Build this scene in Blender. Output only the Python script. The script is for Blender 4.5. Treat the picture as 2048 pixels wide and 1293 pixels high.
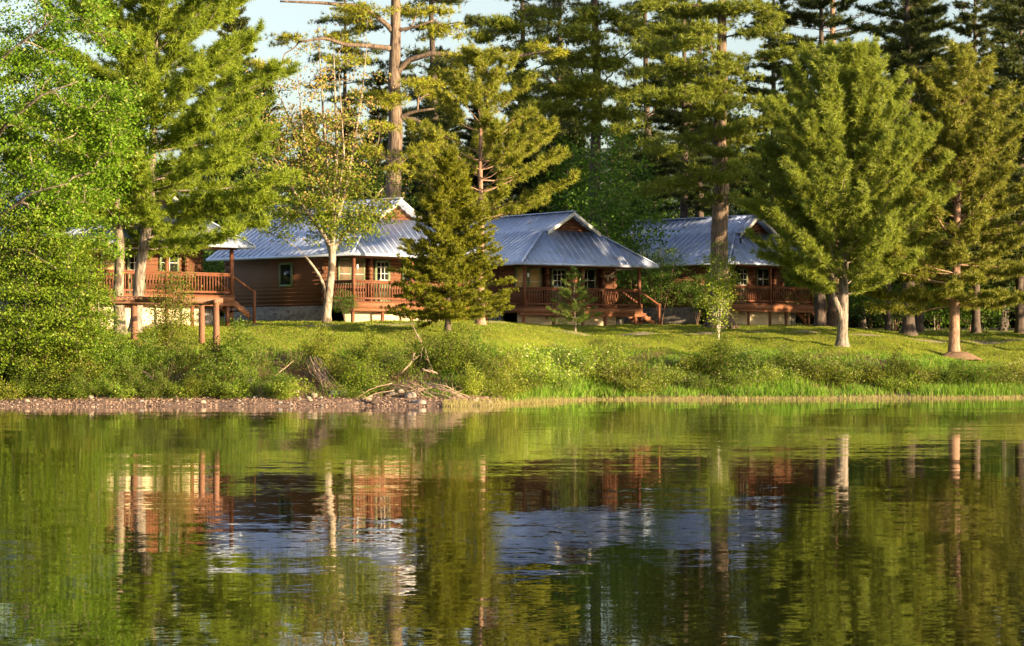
import bpy, math, random
import numpy as np
from mathutils import Vector

for o in list(bpy.data.objects):
    bpy.data.objects.remove(o)
S = bpy.context.scene
COL = S.collection
R = math.radians
F, H, YH = 5070.0, 1.81, 713.0          # focal length in photo pixels, eye height over the lake, horizon row

# ------------------------------------------------------------------ camera, sky, sun
cd = bpy.data.cameras.new('camera')
cam = bpy.data.objects.new('camera', cd)
COL.objects.link(cam)
cam.location = (0, 0, H)
cam.rotation_euler = (R(90), 0, 0)
cd.sensor_width = 36
cd.lens = 36 * F / 2048
cd.shift_y = (YH - 646.5) / 2048
cd.clip_start, cd.clip_end = 0.5, 6000
S.camera = cam

SUN_AZ, SUN_EL = R(55), R(8.5)           # to the right behind the camera, low
sd = Vector((math.sin(SUN_AZ) * math.cos(SUN_EL), -math.cos(SUN_AZ) * math.cos(SUN_EL), math.sin(SUN_EL)))
w = bpy.data.worlds.new('World')
S.world = w
w.use_nodes = True
nt = w.node_tree
nt.nodes.clear()
sky = nt.nodes.new('ShaderNodeTexSky')
sky.sky_type = 'NISHITA'
sky.sun_disc = False
sky.sun_elevation = SUN_EL
sky.sun_rotation = math.atan2(sd.x, sd.y)
sky.ozone_density = 1.5
sky.dust_density = 2.5
bg = nt.nodes.new('ShaderNodeBackground')
bg.inputs[1].default_value = 0.105
wo = nt.nodes.new('ShaderNodeOutputWorld')
hs_ = nt.nodes.new('ShaderNodeHueSaturation')        # thin high haze: paler, less cyan sky
hs_.inputs['Hue'].default_value = .515; hs_.inputs['Saturation'].default_value = .68; hs_.inputs['Value'].default_value = 1.12
nt.links.new(sky.outputs[0], hs_.inputs['Color'])
nt.links.new(hs_.outputs[0], bg.inputs[0])
nt.links.new(bg.outputs[0], wo.inputs[0])
ld = bpy.data.lights.new('sun', 'SUN')
ld.energy = 5.0
ld.angle = R(0.5)
ld.color = (1.0, 0.74, 0.43)
sun = bpy.data.objects.new('sun', ld)
COL.objects.link(sun)
sun.rotation_euler = sd.to_track_quat('Z', 'Y').to_euler()
sun.location = sd * 60
S.view_settings.view_transform = 'Standard'
S.view_settings.look = 'None'
S.view_settings.exposure = 1.68
S.view_settings.gamma = 1
S.cycles.max_bounces = 6
S.cycles.diffuse_bounces = 3
S.cycles.glossy_bounces = 3
S.cycles.transmission_bounces = 4

# ------------------------------------------------------------------ helpers
def ss(a, b, x):
    t = np.clip((x - a) / (b - a), 0, 1)
    return t * t * (3 - 2 * t)

def shore(x):                            # distance of the waterline from the camera
    return np.interp(x, [-200, -40, -2.2, -0.5, 1.6, 3.6, 14, 22, 60, 200],
                     [80, 90.5, 91.5, 94, 101, 106, 107.5, 110.5, 125, 150]) \
        + 0.25 * np.sin(x * 0.9) + 0.15 * np.sin(x * 2.3 + 1) + .35 * np.sin(x * .43 + 2) * np.clip((x + 2) / 4, 0, 1)

PS = [-200, -30, -4, 0, 1.6, 2.6, 4.2, 6, 9, 14, 20, 25, 30, 40, 60, 120, 300, 5000]
PZ = [-6, -2, -0.5, 0, 0.20, 0.36, 0.95, 1.5, 2.02, 2.62, 3.06, 3.32, 3.40, 3.62, 4.2, 4.8, 6, 8]
def ground(x, y):
    x = np.asarray(x, float); y = np.asarray(y, float)
    s = y - shore(x)
    z = np.interp(s, PS, PZ)
    z = np.where(z > 0, z * (1 - 0.3 * ss(16, 23, x) * (1 - .6 * ss(12, 24, s))), z)
    b = 0.05 * np.sin(x * 1.3 + y * 0.7) + 0.04 * np.sin(x * 2.9 - y * 1.9) + 0.03 * np.sin(x * .31 + y * .23)
    return z + b * ss(2.5, 7, s)

def at(px, D):                           # ground point under photo column px, D metres away
    x = (px - 1024) * D / F
    return Vector((x, D, float(ground(x, D))))

def mesh_obj(name, V, Q=None, T=None, mat=None, parent=None, smooth=False, loc=None):
    me = mesh_data(name, V, Q, T, mat, smooth)
    o = bpy.data.objects.new(name, me)
    COL.objects.link(o)
    if parent is not None: o.parent = parent
    if loc is not None: o.location = loc
    return o

def mesh_data(name, V, Q=None, T=None, mat=None, smooth=False):
    V = np.asarray(V, np.float32).reshape(-1, 3)
    Q = np.zeros((0, 4), np.int32) if Q is None else np.asarray(Q, np.int32).reshape(-1, 4)
    T = np.zeros((0, 3), np.int32) if T is None else np.asarray(T, np.int32).reshape(-1, 3)
    me = bpy.data.meshes.new(name)
    me.vertices.add(len(V))
    me.vertices.foreach_set('co', V.ravel())
    n = len(Q) * 4 + len(T) * 3
    me.loops.add(n)
    me.loops.foreach_set('vertex_index', np.concatenate([Q.ravel(), T.ravel()]).astype(np.int32))
    me.polygons.add(len(Q) + len(T))
    st = np.concatenate([np.arange(len(Q)) * 4, len(Q) * 4 + np.arange(len(T)) * 3]).astype(np.int32)
    me.polygons.foreach_set('loop_start', st)
    if smooth:
        me.polygons.foreach_set('use_smooth', np.ones(len(Q) + len(T), bool))
    me.update(calc_edges=True)
    me.validate()
    if mat is not None: me.materials.append(mat)
    return me

class MB:
    def __init__(s): s.v, s.q, s.t, s.n = [], [], [], 0
    def add(s, V, Q=None, T=None):
        V = np.asarray(V, float).reshape(-1, 3)
        if Q is not None and len(Q): s.q.append(np.asarray(Q, int).reshape(-1, 4) + s.n)
        if T is not None and len(T): s.t.append(np.asarray(T, int).reshape(-1, 3) + s.n)
        s.v.append(V); s.n += len(V)
        return s
    def box(s, x0, x1, y0, y1, z0, z1):
        V = [(x, y, z) for x in (x0, x1) for y in (y0, y1) for z in (z0, z1)]
        return s.add(V, [(0, 1, 3, 2), (4, 6, 7, 5), (0, 4, 5, 1), (2, 3, 7, 6), (0, 2, 6, 4), (1, 5, 7, 3)])
    def bar(s, a, b, wd, ht, up=(0, 0, 1)):
        a, b = Vector(a), Vector(b)
        d = (b - a).normalized()
        r = d.cross(Vector(up))
        if r.length < 1e-4: r = Vector((1, 0, 0))
        r.normalize(); u = r.cross(d)
        V = [p + r * i * wd / 2 + u * j * ht / 2 for p in (a, b) for i in (-1, 1) for j in (-1, 1)]
        return s.add([tuple(v) for v in V], [(0, 1, 3, 2), (4, 6, 7, 5), (0, 4, 5, 1), (2, 3, 7, 6), (0, 2, 6, 4), (1, 5, 7, 3)])
    def slab(s, pts, th):                # polygon (3 or 4 points), extruded down by th
        n = len(pts); p = np.array(pts, float); b = p - np.array([0, 0, th])
        V = np.concatenate([p, b])
        side = [(i, i + n, (i + 1) % n + n, (i + 1) % n) for i in range(n)]
        if n == 4: return s.add(V, [(0, 1, 2, 3), (7, 6, 5, 4)] + side)
        return s.add(V, side, [(0, 1, 2), (5, 4, 3)])
    def tube(s, P, r, k=8, cap=True):
        P = np.asarray(P, float); n = len(P)
        r = np.broadcast_to(np.asarray(r, float), (n,))
        d = np.gradient(P, axis=0); d /= np.linalg.norm(d, axis=1)[:, None] + 1e-9
        ref = np.array([0, 0, 1.0]) if abs(d[:, 2]).mean() < .8 else np.array([1.0, 0, 0])
        a = np.cross(d, ref); a /= np.linalg.norm(a, axis=1)[:, None] + 1e-9
        b = np.cross(d, a)
        th = np.arange(k) * 2 * math.pi / k
        V = P[:, None, :] + r[:, None, None] * (a[:, None, :] * np.cos(th)[None, :, None] + b[:, None, :] * np.sin(th)[None, :, None])
        i = np.arange(n - 1)[:, None] * k; j = np.arange(k)[None, :]; j2 = (j + 1) % k
        Q = np.stack([i + j, i + j2, i + k + j2, i + k + j], -1).reshape(-1, 4)
        V = V.reshape(-1, 3); T = []
        if cap:
            V = np.concatenate([V, P[:1], P[-1:]]); c0, c1 = n * k, n * k + 1
            T = [(c0, (q + 1) % k, q) for q in range(k)] + [(c1, (n - 1) * k + q, (n - 1) * k + (q + 1) % k) for q in range(k)]
        return s.add(V, Q, T)
    def frusta(s, P0, P1, R0, R1, k=4):  # many separate tapered twigs at once
        P0, P1 = np.asarray(P0, float).reshape(-1, 3), np.asarray(P1, float).reshape(-1, 3)
        if not len(P0): return s
        d = P1 - P0; d /= np.linalg.norm(d, axis=1)[:, None] + 1e-9
        ref = np.where(np.abs(d[:, 2:3]) < .9, np.array([[0, 0, 1.0]]), np.array([[1.0, 0, 0]]))
        a = np.cross(d, ref); a /= np.linalg.norm(a, axis=1)[:, None] + 1e-9
        b = np.cross(d, a)
        th = np.arange(k) * 2 * math.pi / k
        ring = a[:, None] * np.cos(th)[None, :, None] + b[:, None] * np.sin(th)[None, :, None]
        R0 = np.broadcast_to(R0, (len(P0),)); R1 = np.broadcast_to(R1, (len(P0),))
        V = np.stack([P0[:, None] + ring * R0[:, None, None], P1[:, None] + ring * R1[:, None, None]], 1).reshape(-1, 3)
        base = np.arange(len(P0))[:, None] * 2 * k; j = np.arange(k)[None]; j2 = (j + 1) % k
        Q = np.stack([base + j, base + j2, base + k + j2, base + k + j], -1).reshape(-1, 4)
        return s.add(V, Q)
    def data(s, name, mat=None, smooth=False):
        return mesh_data(name, np.concatenate(s.v), np.concatenate(s.q) if s.q else None, np.concatenate(s.t) if s.t else None, mat, smooth)
    def build(s, name, mat=None, parent=None, smooth=False, loc=None):
        o = bpy.data.objects.new(name, s.data(name, mat, smooth))
        COL.objects.link(o)
        if parent is not None: o.parent = parent
        if loc is not None: o.location = loc
        return o

def tag(o, label=None, cat=None, group=None, kind=None):
    if label: o['label'] = label
    if cat: o['category'] = cat
    if group: o['group'] = group
    if kind: o['kind'] = kind
    return o

def empty(name, loc=(0, 0, 0), rz=0, label=None, cat=None, group=None):
    o = bpy.data.objects.new(name, None)
    o.empty_display_size = .3
    COL.objects.link(o)
    o.location = loc; o.rotation_euler = (0, 0, rz)
    return tag(o, label, cat, group)

def dup(root, loc, rz=0, sc=1, label=None, group=None, szf=1):
    r = root.copy(); COL.objects.link(r)
    r.location = loc; r.rotation_euler = (0, 0, rz); r.scale = (sc, sc, sc * szf)
    if label: r['label'] = label
    if group: r['group'] = group
    for ch in root.children:
        c = ch.copy(); COL.objects.link(c); c.parent = r
        for g in ch.children:
            d = g.copy(); COL.objects.link(d); d.parent = c
    return r

# ------------------------------------------------------------------ materials
class NT:
    def __init__(s, name):
        s.m = bpy.data.materials.new(name); s.m.use_nodes = True
        s.t = s.m.node_tree; s.t.nodes.clear()
        s.out = s.n('ShaderNodeOutputMaterial')
    def n(s, ty, **kw):
        nd = s.t.nodes.new(ty)
        for k, v in kw.items():
            if isinstance(k, str) and hasattr(nd, k): setattr(nd, k, v)
        return nd
    def l(s, a, b): s.t.links.new(a, b)
    def coords(s, sc=(1, 1, 1), kind='Object'):
        tc = s.n('ShaderNodeTexCoord'); mp = s.n('ShaderNodeMapping')
        mp.inputs['Scale'].default_value = sc
        s.l(tc.outputs[kind], mp.inputs[0]); return mp.outputs[0]
    def noise(s, vec, scale, detail=3, rough=.55):
        nz = s.n('ShaderNodeTexNoise')
        nz.inputs['Scale'].default_value = scale; nz.inputs['Detail'].default_value = detail
        nz.inputs['Roughness'].default_value = rough
        s.l(vec, nz.inputs['Vector']); return nz
    def ramp(s, fac, stops):
        r = s.n('ShaderNodeValToRGB'); e = r.color_ramp.elements
        while len(e) < len(stops): e.new(.5)
        for i, (p, c) in enumerate(stops):
            e[i].position = p; e[i].color = (*c, 1)
        s.l(fac, r.inputs[0]); return r.outputs[0]
    def math(s, op, a, b=None):
        m = s.n('ShaderNodeMath'); m.operation = op
        for i, v in enumerate((a, b)):
            if v is None: continue
            if isinstance(v, (int, float)): m.inputs[i].default_value = v
            else: s.l(v, m.inputs[i])
        return m.outputs[0]
    def mix(s, fac, a, b, blend='MIX'):
        m = s.n('ShaderNodeMix'); m.data_type = 'RGBA'; m.blend_type = blend
        for i, v in ((0, fac), (6, a), (7, b)):
            if isinstance(v, (int, float)): m.inputs[i].default_value = v
            elif isinstance(v, tuple): m.inputs[i].default_value = (*v, 1)
            else: s.l(v, m.inputs[i])
        return m.outputs[2]
    def bump(s, h, st=.3, dist=.02):
        b = s.n('ShaderNodeBump'); b.inputs['Strength'].default_value = st
        b.inputs['Distance'].default_value = dist
        s.l(h, b.inputs['Height']); return b.outputs[0]
    def bsdf(s, col, rough=.8, normal=None, metallic=0, spec=.3):
        b = s.n('ShaderNodeBsdfPrincipled')
        if isinstance(col, tuple): b.inputs['Base Color'].default_value = (*col, 1)
        else: s.l(col, b.inputs['Base Color'])
        if isinstance(rough, (int, float)): b.inputs['Roughness'].default_value = rough
        else: s.l(rough, b.inputs['Roughness'])
        b.inputs['Metallic'].default_value = metallic
        b.inputs['Specular IOR Level'].default_value = spec
        if normal is not None: s.l(normal, b.inputs['Normal'])
        return b
    def done(s, sh):
        s.l(sh.outputs[0] if hasattr(sh, 'outputs') else sh, s.out.inputs[0]); return s.m

def leaf_mat(name, c1, c2, c3=None, f3=.15, trans=.3, zc=None, patch=.9, rough=.5):
    """foliage: every leaf its own tint between c1 and c2, a share f3 of c3 (new growth, bronze leaves)"""
    t = NT(name)
    g = t.n('ShaderNodeNewGeometry')
    rnd = g.outputs['Random Per Island']
    v = t.coords()
    nz = t.noise(v, patch, 2)
    f = t.math('ADD', t.math('MULTIPLY', rnd, .6), t.math('MULTIPLY', nz.outputs[0], .5))
    col = t.ramp(f, [(.15, c1), (.85, c2)])
    if c3:
        r2 = t.math('FRACT', t.math('MULTIPLY', rnd, 17.31))
        if zc:                           # more of c3 high in the crown
            sp = t.n('ShaderNodeSeparateXYZ'); t.l(v, sp.inputs[0])
            mr = t.n('ShaderNodeMapRange')
            for i, q in enumerate((zc[0], zc[1], 0.05, f3)): mr.inputs[i + 1].default_value = q
            t.l(sp.outputs[2], mr.inputs[0]); thr = mr.outputs[0]
        else: thr = f3
        col = t.mix(t.math('LESS_THAN', r2, thr), col, c3)
    if 'shrub' in name or 'alder' in name or 'willow' in name:   # every plant its own green
        oi = t.n('ShaderNodeObjectInfo'); hs = t.n('ShaderNodeHueSaturation')
        t.l(t.math('ADD', t.math('MULTIPLY', oi.outputs['Random'], .05), .472), hs.inputs['Hue'])
        t.l(t.math('ADD', t.math('MULTIPLY', t.math('FRACT', t.math('MULTIPLY', oi.outputs['Random'], 7.3)), .75), .55), hs.inputs['Value'])
        t.l(col, hs.inputs['Color']); col = hs.outputs[0]
    b = t.bsdf(col, rough, spec=.25)
    if trans:
        tr = t.n('ShaderNodeBsdfTranslucent'); t.l(col, tr.inputs[0])
        m = t.n('ShaderNodeMixShader'); m.inputs[0].default_value = trans
        t.l(b.outputs[0], m.inputs[1]); t.l(tr.outputs[0], m.inputs[2])
        return t.done(m)
    return t.done(b)

def bark_mat(name, c1, c2, zs=.25, sc=9, st=.6, c3=None):
    t = NT(name)
    v = t.coords((1, 1, zs))
    nz = t.noise(v, sc, 5, .65)
    col = t.ramp(nz.outputs[0], [(.35, c1), (.65, c2)])
    if c3:
        n2 = t.noise(t.coords((1, 1, .7)), 3.2, 3)
        col = t.mix(t.ramp(n2.outputs[0], [(.5, (0, 0, 0)), (.6, (1, 1, 1))]), col, c3)
    return t.done(t.bsdf(col, .9, t.bump(nz.outputs[0], st, .03), spec=.15))

def wood_mat(name, c1, c2, sc=(6, 6, 6), rough=.65, st=.25):
    t = NT(name)
    nz = t.noise(t.coords(sc), 2.2, 5, .6)
    n2 = t.noise(t.coords(), .9, 2)
    col = t.ramp(t.math('ADD', t.math('MULTIPLY', nz.outputs[0], .7), t.math('MULTIPLY', n2.outputs[0], .3)), [(.3, c1), (.7, c2)])
    return t.done(t.bsdf(col, rough, t.bump(nz.outputs[0], st, .01), spec=.3))

M = {}
M['log'] = wood_mat('log_siding', (.085, .036, .019), (.175, .074, .037), (1.2, 6, 9))
M['porch'] = wood_mat('porch_timber', (.115, .042, .022), (.20, .078, .040), (5, 5, 5))
M['deck'] = wood_mat('deck_rim_timber', (.19, .075, .038), (.30, .135, .068), (2, 6, 6))
M['ceiling'] = wood_mat('porch_ceiling_board', (.10, .05, .025), (.15, .08, .04), (1, 9, 9))
M['green'] = wood_mat('green_trim_paint', (.13, .17, .09), (.17, .21, .12), (4, 4, 4), .5, .05)
M['cream'] = wood_mat('cream_skirt_board', (.52, .43, .28), (.62, .53, .36), (1, 1, 7), .7, .1)
M['shade'] = wood_mat('window_blind', (.42, .30, .12), (.5, .37, .17), (1, 1, 20), .8, .05)
M['screen'] = wood_mat('insect_screen', (.12, .085, .05), (.16, .12, .075), (9, 9, 9), .7, .05)
M['white'] = wood_mat('white_paint', (.70, .68, .62), (.8, .78, .72), (4, 4, 4), .5, .04)
t = NT('window_glass'); M['glass'] = t.done(t.bsdf((.012, .014, .016), .06, spec=.6))
t = NT('roof_metal')
oi = t.n('ShaderNodeObjectInfo'); of = t.n('ShaderNodeVectorMath'); of.operation = 'ADD'
t.l(t.coords((.6, .6, .6)), of.inputs[0]); t.l(t.math('MULTIPLY', oi.outputs['Random'], 50.0), of.inputs[1])
nz = t.noise(of.outputs[0], 1.3, 4); n2 = t.noise(of.outputs[0], 4.5, 6, .7)
cl = t.ramp(nz.outputs[0], [(.3, (.44, .54, .78)), (.7, (.57, .66, .88))])  # blue of the reflected sky put into the grey metal's base colour
dirt = t.math('MULTIPLY', t.ramp(n2.outputs[0], [(.53, (0, 0, 0)), (.68, (1, 1, 1))]), .6)
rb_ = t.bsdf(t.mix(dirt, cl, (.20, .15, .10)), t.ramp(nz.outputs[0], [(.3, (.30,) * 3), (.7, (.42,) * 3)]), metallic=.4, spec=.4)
t.l(t.math('SUBTRACT', .4, t.math('MULTIPLY', dirt, .6)), rb_.inputs['Metallic'])
M['roof'] = t.done(rb_)
t = NT('foundation_stone')
v = t.coords((1, 1, 1.4)); vo = t.n('ShaderNodeTexVoronoi'); vo.inputs['Scale'].default_value = 4.5; t.l(v, vo.inputs[0])
ed = t.n('ShaderNodeTexVoronoi'); ed.feature = 'DISTANCE_TO_EDGE'; ed.inputs['Scale'].default_value = 4.5; t.l(v, ed.inputs[0])
hs = t.n('ShaderNodeSeparateColor'); t.l(vo.outputs['Color'], hs.inputs[0])
cc = t.mix(t.ramp(ed.outputs[0], [(.02, (0, 0, 0)), (.07, (1, 1, 1))]), (.16, .15, .14), t.ramp(hs.outputs[0], [(0, (.10, .09, .08)), (1, (.26, .235, .21))]))
M['stone'] = t.done(t.bsdf(cc, .85, t.bump(ed.outputs[0], .6, .05)))
M['post_log'] = wood_mat('peeled_log', (.13, .060, .036), (.25, .125, .075), (7, 7, 1.2), .75, .3)
M['rope'] = wood_mat('pale_rope', (.5, .45, .38), (.6, .55, .48))
M['bone'] = wood_mat('antler_bone', (.5, .42, .3), (.66, .58, .45))
M['pine_bark'] = bark_mat('white_pine_bark', (.06, .044, .034), (.26, .19, .145), .12, 16, 1.0)
M['pine_bark_grey'] = bark_mat('grey_pine_bark', (.07, .056, .045), (.33, .275, .23), .22, 12, 1.0)
M['red_bark'] = bark_mat('red_pine_bark', (.15, .09, .06), (.36, .23, .17), .4, 8, .7)
M['maple_bark'] = bark_mat('maple_bark', (.10, .08, .06), (.33, .275, .21), .3, 9, .9, (.085, .065, .05))
M['pale_bark'] = bark_mat('pale_maple_bark', (.17, .135, .105), (.48, .41, .33), .3, 9, .8, (.11, .085, .065))
M['dark_bark'] = bark_mat('dark_spruce_bark', (.05, .04, .034), (.13, .10, .085), .3, 9, .6)
M['birch_bark'] = bark_mat('birch_bark', (.45, .40, .34), (.62, .57, .5), 2.5, 6, .2, (.2, .16, .12))
M['twig'] = bark_mat('shrub_twig', (.10, .06, .045), (.22, .14, .10), .4, 12, .3)
M['drift'] = bark_mat('weathered_driftwood', (.19, .13, .095), (.44, .32, .235), .5, 10, .4)

M['maple_leaf'] = leaf_mat('maple_leaf', (.075, .165, .006), (.165, .29, .013), (.26, .30, .06), .12, .38)
M['layer_leaf'] = leaf_mat('layered_leaf', (.045, .10, .006), (.19, .28, .014), (.24, .26, .04), .1, .35)
M['pineB'] = leaf_mat('gold_green_needle', (.11, .18, .014), (.31, .385, .032), None, 0, .4, patch=.6)
M['bronze'] = leaf_mat('young_maple_leaf', (.10, .175, .012), (.27, .32, .035), (.42, .28, .10), .62, .4, zc=(4.5, 11))
M['pineD'] = leaf_mat('old_pine_needle', (.14, .17, .010), (.38, .38, .028), (.26, .15, .07), .06, .25)
M['pineE'] = leaf_mat('olive_needle', (.115, .155, .014), (.33, .345, .038), (.32, .24, .09), .06, .35)
M['spruceF'] = leaf_mat('olive_spruce_needle', (.085, .10, .006), (.24, .25, .014), None, 0, .2)
M['firG'] = leaf_mat('young_fir_needle', (.07, .12, .018), (.18, .25, .04), None, 0, .25)
M['pineH'] = leaf_mat('shaded_pine_needle', (.075, .11, .014), (.25, .285, .028), None, 0, .25, patch=.45)
M['pineK'] = leaf_mat('blue_green_needle', (.115, .165, .022), (.325, .38, .044), (.28, .30, .10), .05, .38)
M['pineL'] = leaf_mat('dense_pine_needle', (.095, .125, .012), (.26, .265, .030), (.34, .28, .12), .04, .22)
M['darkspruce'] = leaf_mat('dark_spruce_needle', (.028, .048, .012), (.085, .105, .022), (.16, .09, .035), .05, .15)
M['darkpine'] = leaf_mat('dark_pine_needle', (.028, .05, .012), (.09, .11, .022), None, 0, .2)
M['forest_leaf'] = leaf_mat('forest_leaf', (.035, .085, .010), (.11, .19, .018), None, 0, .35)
M['mid_leaf'] = leaf_mat('sunlit_forest_leaf', (.05, .125, .012), (.14, .26, .022), None, 0, .4)  # brighter copy of the forest leaf, sunlight put into its colour
M['sap_leaf'] = leaf_mat('sapling_leaf', (.10, .18, .012), (.28, .34, .028), (.30, .30, .06), .12, .35)
M['shrubA'] = leaf_mat('bank_shrub_leaf', (.075, .145, .010), (.225, .30, .022), (.34, .36, .10), .06, .35)
M['shrubB'] = leaf_mat('alder_leaf', (.05, .10, .010), (.15, .20, .018), (.22, .14, .04), .05, .35)
M['shrubC'] = leaf_mat('willow_leaf', (.09, .165, .014), (.26, .335, .03), (.56, .56, .33), .07, .35)
M['grass_tall'] = leaf_mat('tall_grass_blade', (.065, .17, .008), (.18, .31, .018), (.26, .27, .07), .12, .3, rough=.6)
M['grass_lawn'] = leaf_mat('lawn_blade', (.10, .18, .008), (.25, .295, .020), (.30, .24, .08), .15, .3, patch=.25, rough=.7)
M['reed'] = leaf_mat('pale_reed', (.20, .21, .05), (.40, .33, .14), None, 0, .3, rough=.7)
M['duff'] = leaf_mat('dry_litter', (.13, .08, .05), (.34, .22, .14), None, 0, 0, rough=.9)

# ------------------------------------------------------------------ ground, water, far hill
xs = np.concatenate([np.linspace(-1500, -80, 16), np.linspace(-76, -34, 22), np.arange(-32, 36, .3), np.linspace(37, 90, 27), np.linspace(100, 1500, 16)])
sv = np.concatenate([np.array([-190, -60, -20, -8, -4, -2, -1]), np.arange(-.6, 12, .2), np.arange(12, 60, .7), np.linspace(62, 150, 26), np.geomspace(170, 3000, 14)])
X, SV = np.meshgrid(xs, sv)
Y = shore(X) + SV
Z = ground(X, Y)
nx, ns = len(xs), len(sv)
rng = np.random.default_rng(3)
Z = Z + np.where((SV > 0.1) & (SV < 9), rng.normal(0, .025, Z.shape), 0)
i = np.arange(ns - 1)[:, None] * nx; j = np.arange(nx - 1)[None]
Qg = np.stack([i + j, i + j + 1, i + nx + j + 1, i + nx + j], -1).reshape(-1, 4)
go = mesh_obj('ground', np.stack([X, Y, Z], -1).reshape(-1, 3), Qg, smooth=True)
tag(go, kind='structure')
zone = np.zeros((ns, nx, 4), np.float32); zone[..., 3] = 1
lim = 1.7 - .8 * ss(0, 4, X)
zone[..., 0] = 1 - ss(lim, lim + .9, SV + .3 * np.sin(X * 1.7))         # beach
zone[..., 1] = ss(7.2, 9.2, SV + .5 * np.sin(X * .8))                    # mown lawn
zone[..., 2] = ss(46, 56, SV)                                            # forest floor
ca = go.data.color_attributes.new('zone', 'FLOAT_COLOR', 'POINT')
ca.data.foreach_set('color', zone.reshape(-1))
t = NT('shore_ground')
at_ = t.n('ShaderNodeVertexColor'); at_.layer_name = 'zone'
sp = t.n('ShaderNodeSeparateColor'); t.l(at_.outputs[0], sp.inputs[0])
v = t.coords()
n1 = t.noise(v, .35, 4); n2 = t.noise(v, 9, 4); n3 = t.noise(v, 2.0, 5)
vo = t.n('ShaderNodeTexVoronoi'); vo.inputs['Scale'].default_value = 14; t.l(v, vo.inputs[0])
vs = t.n('ShaderNodeSeparateColor'); t.l(vo.outputs['Color'], vs.inputs[0])
soil = t.ramp(n2.outputs[0], [(.3, (.07, .045, .028)), (.7, (.17, .10, .06))])
beach = t.mix(.6, t.ramp(vs.outputs[0], [(0, (.16, .11, .085)), (.5, (.34, .23, .17)), (1, (.30, .20, .15))]), t.ramp(n3.outputs[0], [(.3, (.09, .06, .045)), (.7, (.27, .165, .115))]))
lawn = t.mix(.45, t.ramp(n1.outputs[0], [(.32, (.10, .16, .010)), (.68, (.25, .25, .03))]), t.ramp(n2.outputs[0], [(.3, (.08, .14, .010)), (.7, (.23, .26, .025))]))
bare = t.ramp(n3.outputs[0], [(.55, (0, 0, 0)), (.66, (1, 1, 1))])
lawn = t.mix(t.math('MULTIPLY', bare, .6), lawn, (.30, .20, .10))
col = t.mix(sp.outputs[1], soil, lawn)
col = t.mix(sp.outputs[0], col, beach)
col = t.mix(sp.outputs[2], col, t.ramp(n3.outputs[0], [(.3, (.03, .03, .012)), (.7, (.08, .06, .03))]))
go.data.materials.append(t.done(t.bsdf(col, .9, t.bump(n2.outputs[0], .5, .05), spec=.1)))

# lake: one sheet, slope noise drives the normal so that ripples hold at every distance
t = NT('lake_water')
def slopes(sc, scale, detail):
    return t.noise(t.coords(sc), scale, detail, .5).outputs['Color']
def vm(op, a, b=None):
    m = t.n('ShaderNodeVectorMath'); m.operation = op
    for i_, q in enumerate((a, b)):
        if q is None: continue
        if isinstance(q, tuple): m.inputs[i_].default_value = q
        else: t.l(q, m.inputs[i_])
    return m.outputs[0]
patch = t.noise(t.coords((.5, 1, 1)), .06, 2).outputs[0]
pf = t.ramp(patch, [(.35, (.5,) * 3), (.65, (1, 1, 1))])
h = vm('SUBTRACT', slopes((.4, 1, 1), 1.9, 2), (.5, .5, .5))
h = vm('MULTIPLY', h, (.010, .025, 0))
h2 = vm('MULTIPLY', vm('SUBTRACT', slopes((.6, 1, 1), 11.0, 2), (.5, .5, .5)), (.012, .031, 0))
h3 = vm('MULTIPLY', vm('SUBTRACT', slopes((.1, .3, 1), 1.0, 1), (.5, .5, .5)), (.004, .012, 0))
h = vm('ADD', vm('MULTIPLY', vm('ADD', h, h2), pf), h3)
nrm = vm('NORMALIZE', vm('ADD', h, (0, 0, 1)))
wb = t.bsdf((.012, .012, .0025), .015, nrm, spec=.5)
wb.inputs['IOR'].default_value = 1.38
wx = np.array([-1500, 1500.]); wy = np.array([-400, 400.])
lake = mesh_obj('lake_water', [(-1500, -400, 0), (1500, -400, 0), (1500, 260, 0), (-1500, 260, 0)], [(0, 1, 2, 3)], mat=t.done(wb))
tag(lake, kind='structure')

hx = np.linspace(-500, 600, 90); hy = np.linspace(560, 1100, 30)
HX, HY = np.meshgrid(hx, hy)
HZ = 66 * np.exp(-((HY - 800) / 210) ** 2) * (.9 + .12 * np.sin(HX * .011) + .06 * np.sin(HX * .034 + 1)) + rng.normal(0, 1.2, HX.shape)
i = np.arange(29)[:, None] * 90; j = np.arange(89)[None]
hill = mesh_obj('hill', np.stack([HX, HY, HZ], -1).reshape(-1, 3), np.stack([i + j, i + j + 1, i + 91 + j, i + 90 + j], -1).reshape(-1, 4))
t = NT('wooded_hill'); nz = t.noise(t.coords(), .12, 6)
hill.data.materials.append(t.done(t.bsdf(t.ramp(nz.outputs[0], [(.35, (.03, .05, .03)), (.65, (.07, .09, .06))]), .9, t.bump(nz.outputs[0], 1, 3))))
tag(hill, kind='structure')

# ------------------------------------------------------------------ foliage builders
def unit(a): return a / (np.linalg.norm(a, axis=-1, keepdims=True) + 1e-9)

def leaves(rng, P, size, asp=.62, up=.7, jit=.3):
    n = len(P)
    nr = unit(rng.normal(size=(n, 3)) * .8 + np.array([.15, -.45, up]))
    a = unit(np.cross(nr, rng.normal(size=(n, 3))))
    b = np.cross(nr, a)
    L = size * rng.uniform(1 - jit, 1 + jit, (n, 1))
    a = a * L * .5; b = b * L * .5 * asp
    fold = nr * L * .10
    V = np.stack([P - a, P + b + fold, P + a, P - b + fold], 1).reshape(-1, 3)
    Q = np.arange(n * 4).reshape(-1, 4)
    return V, Q

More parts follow.
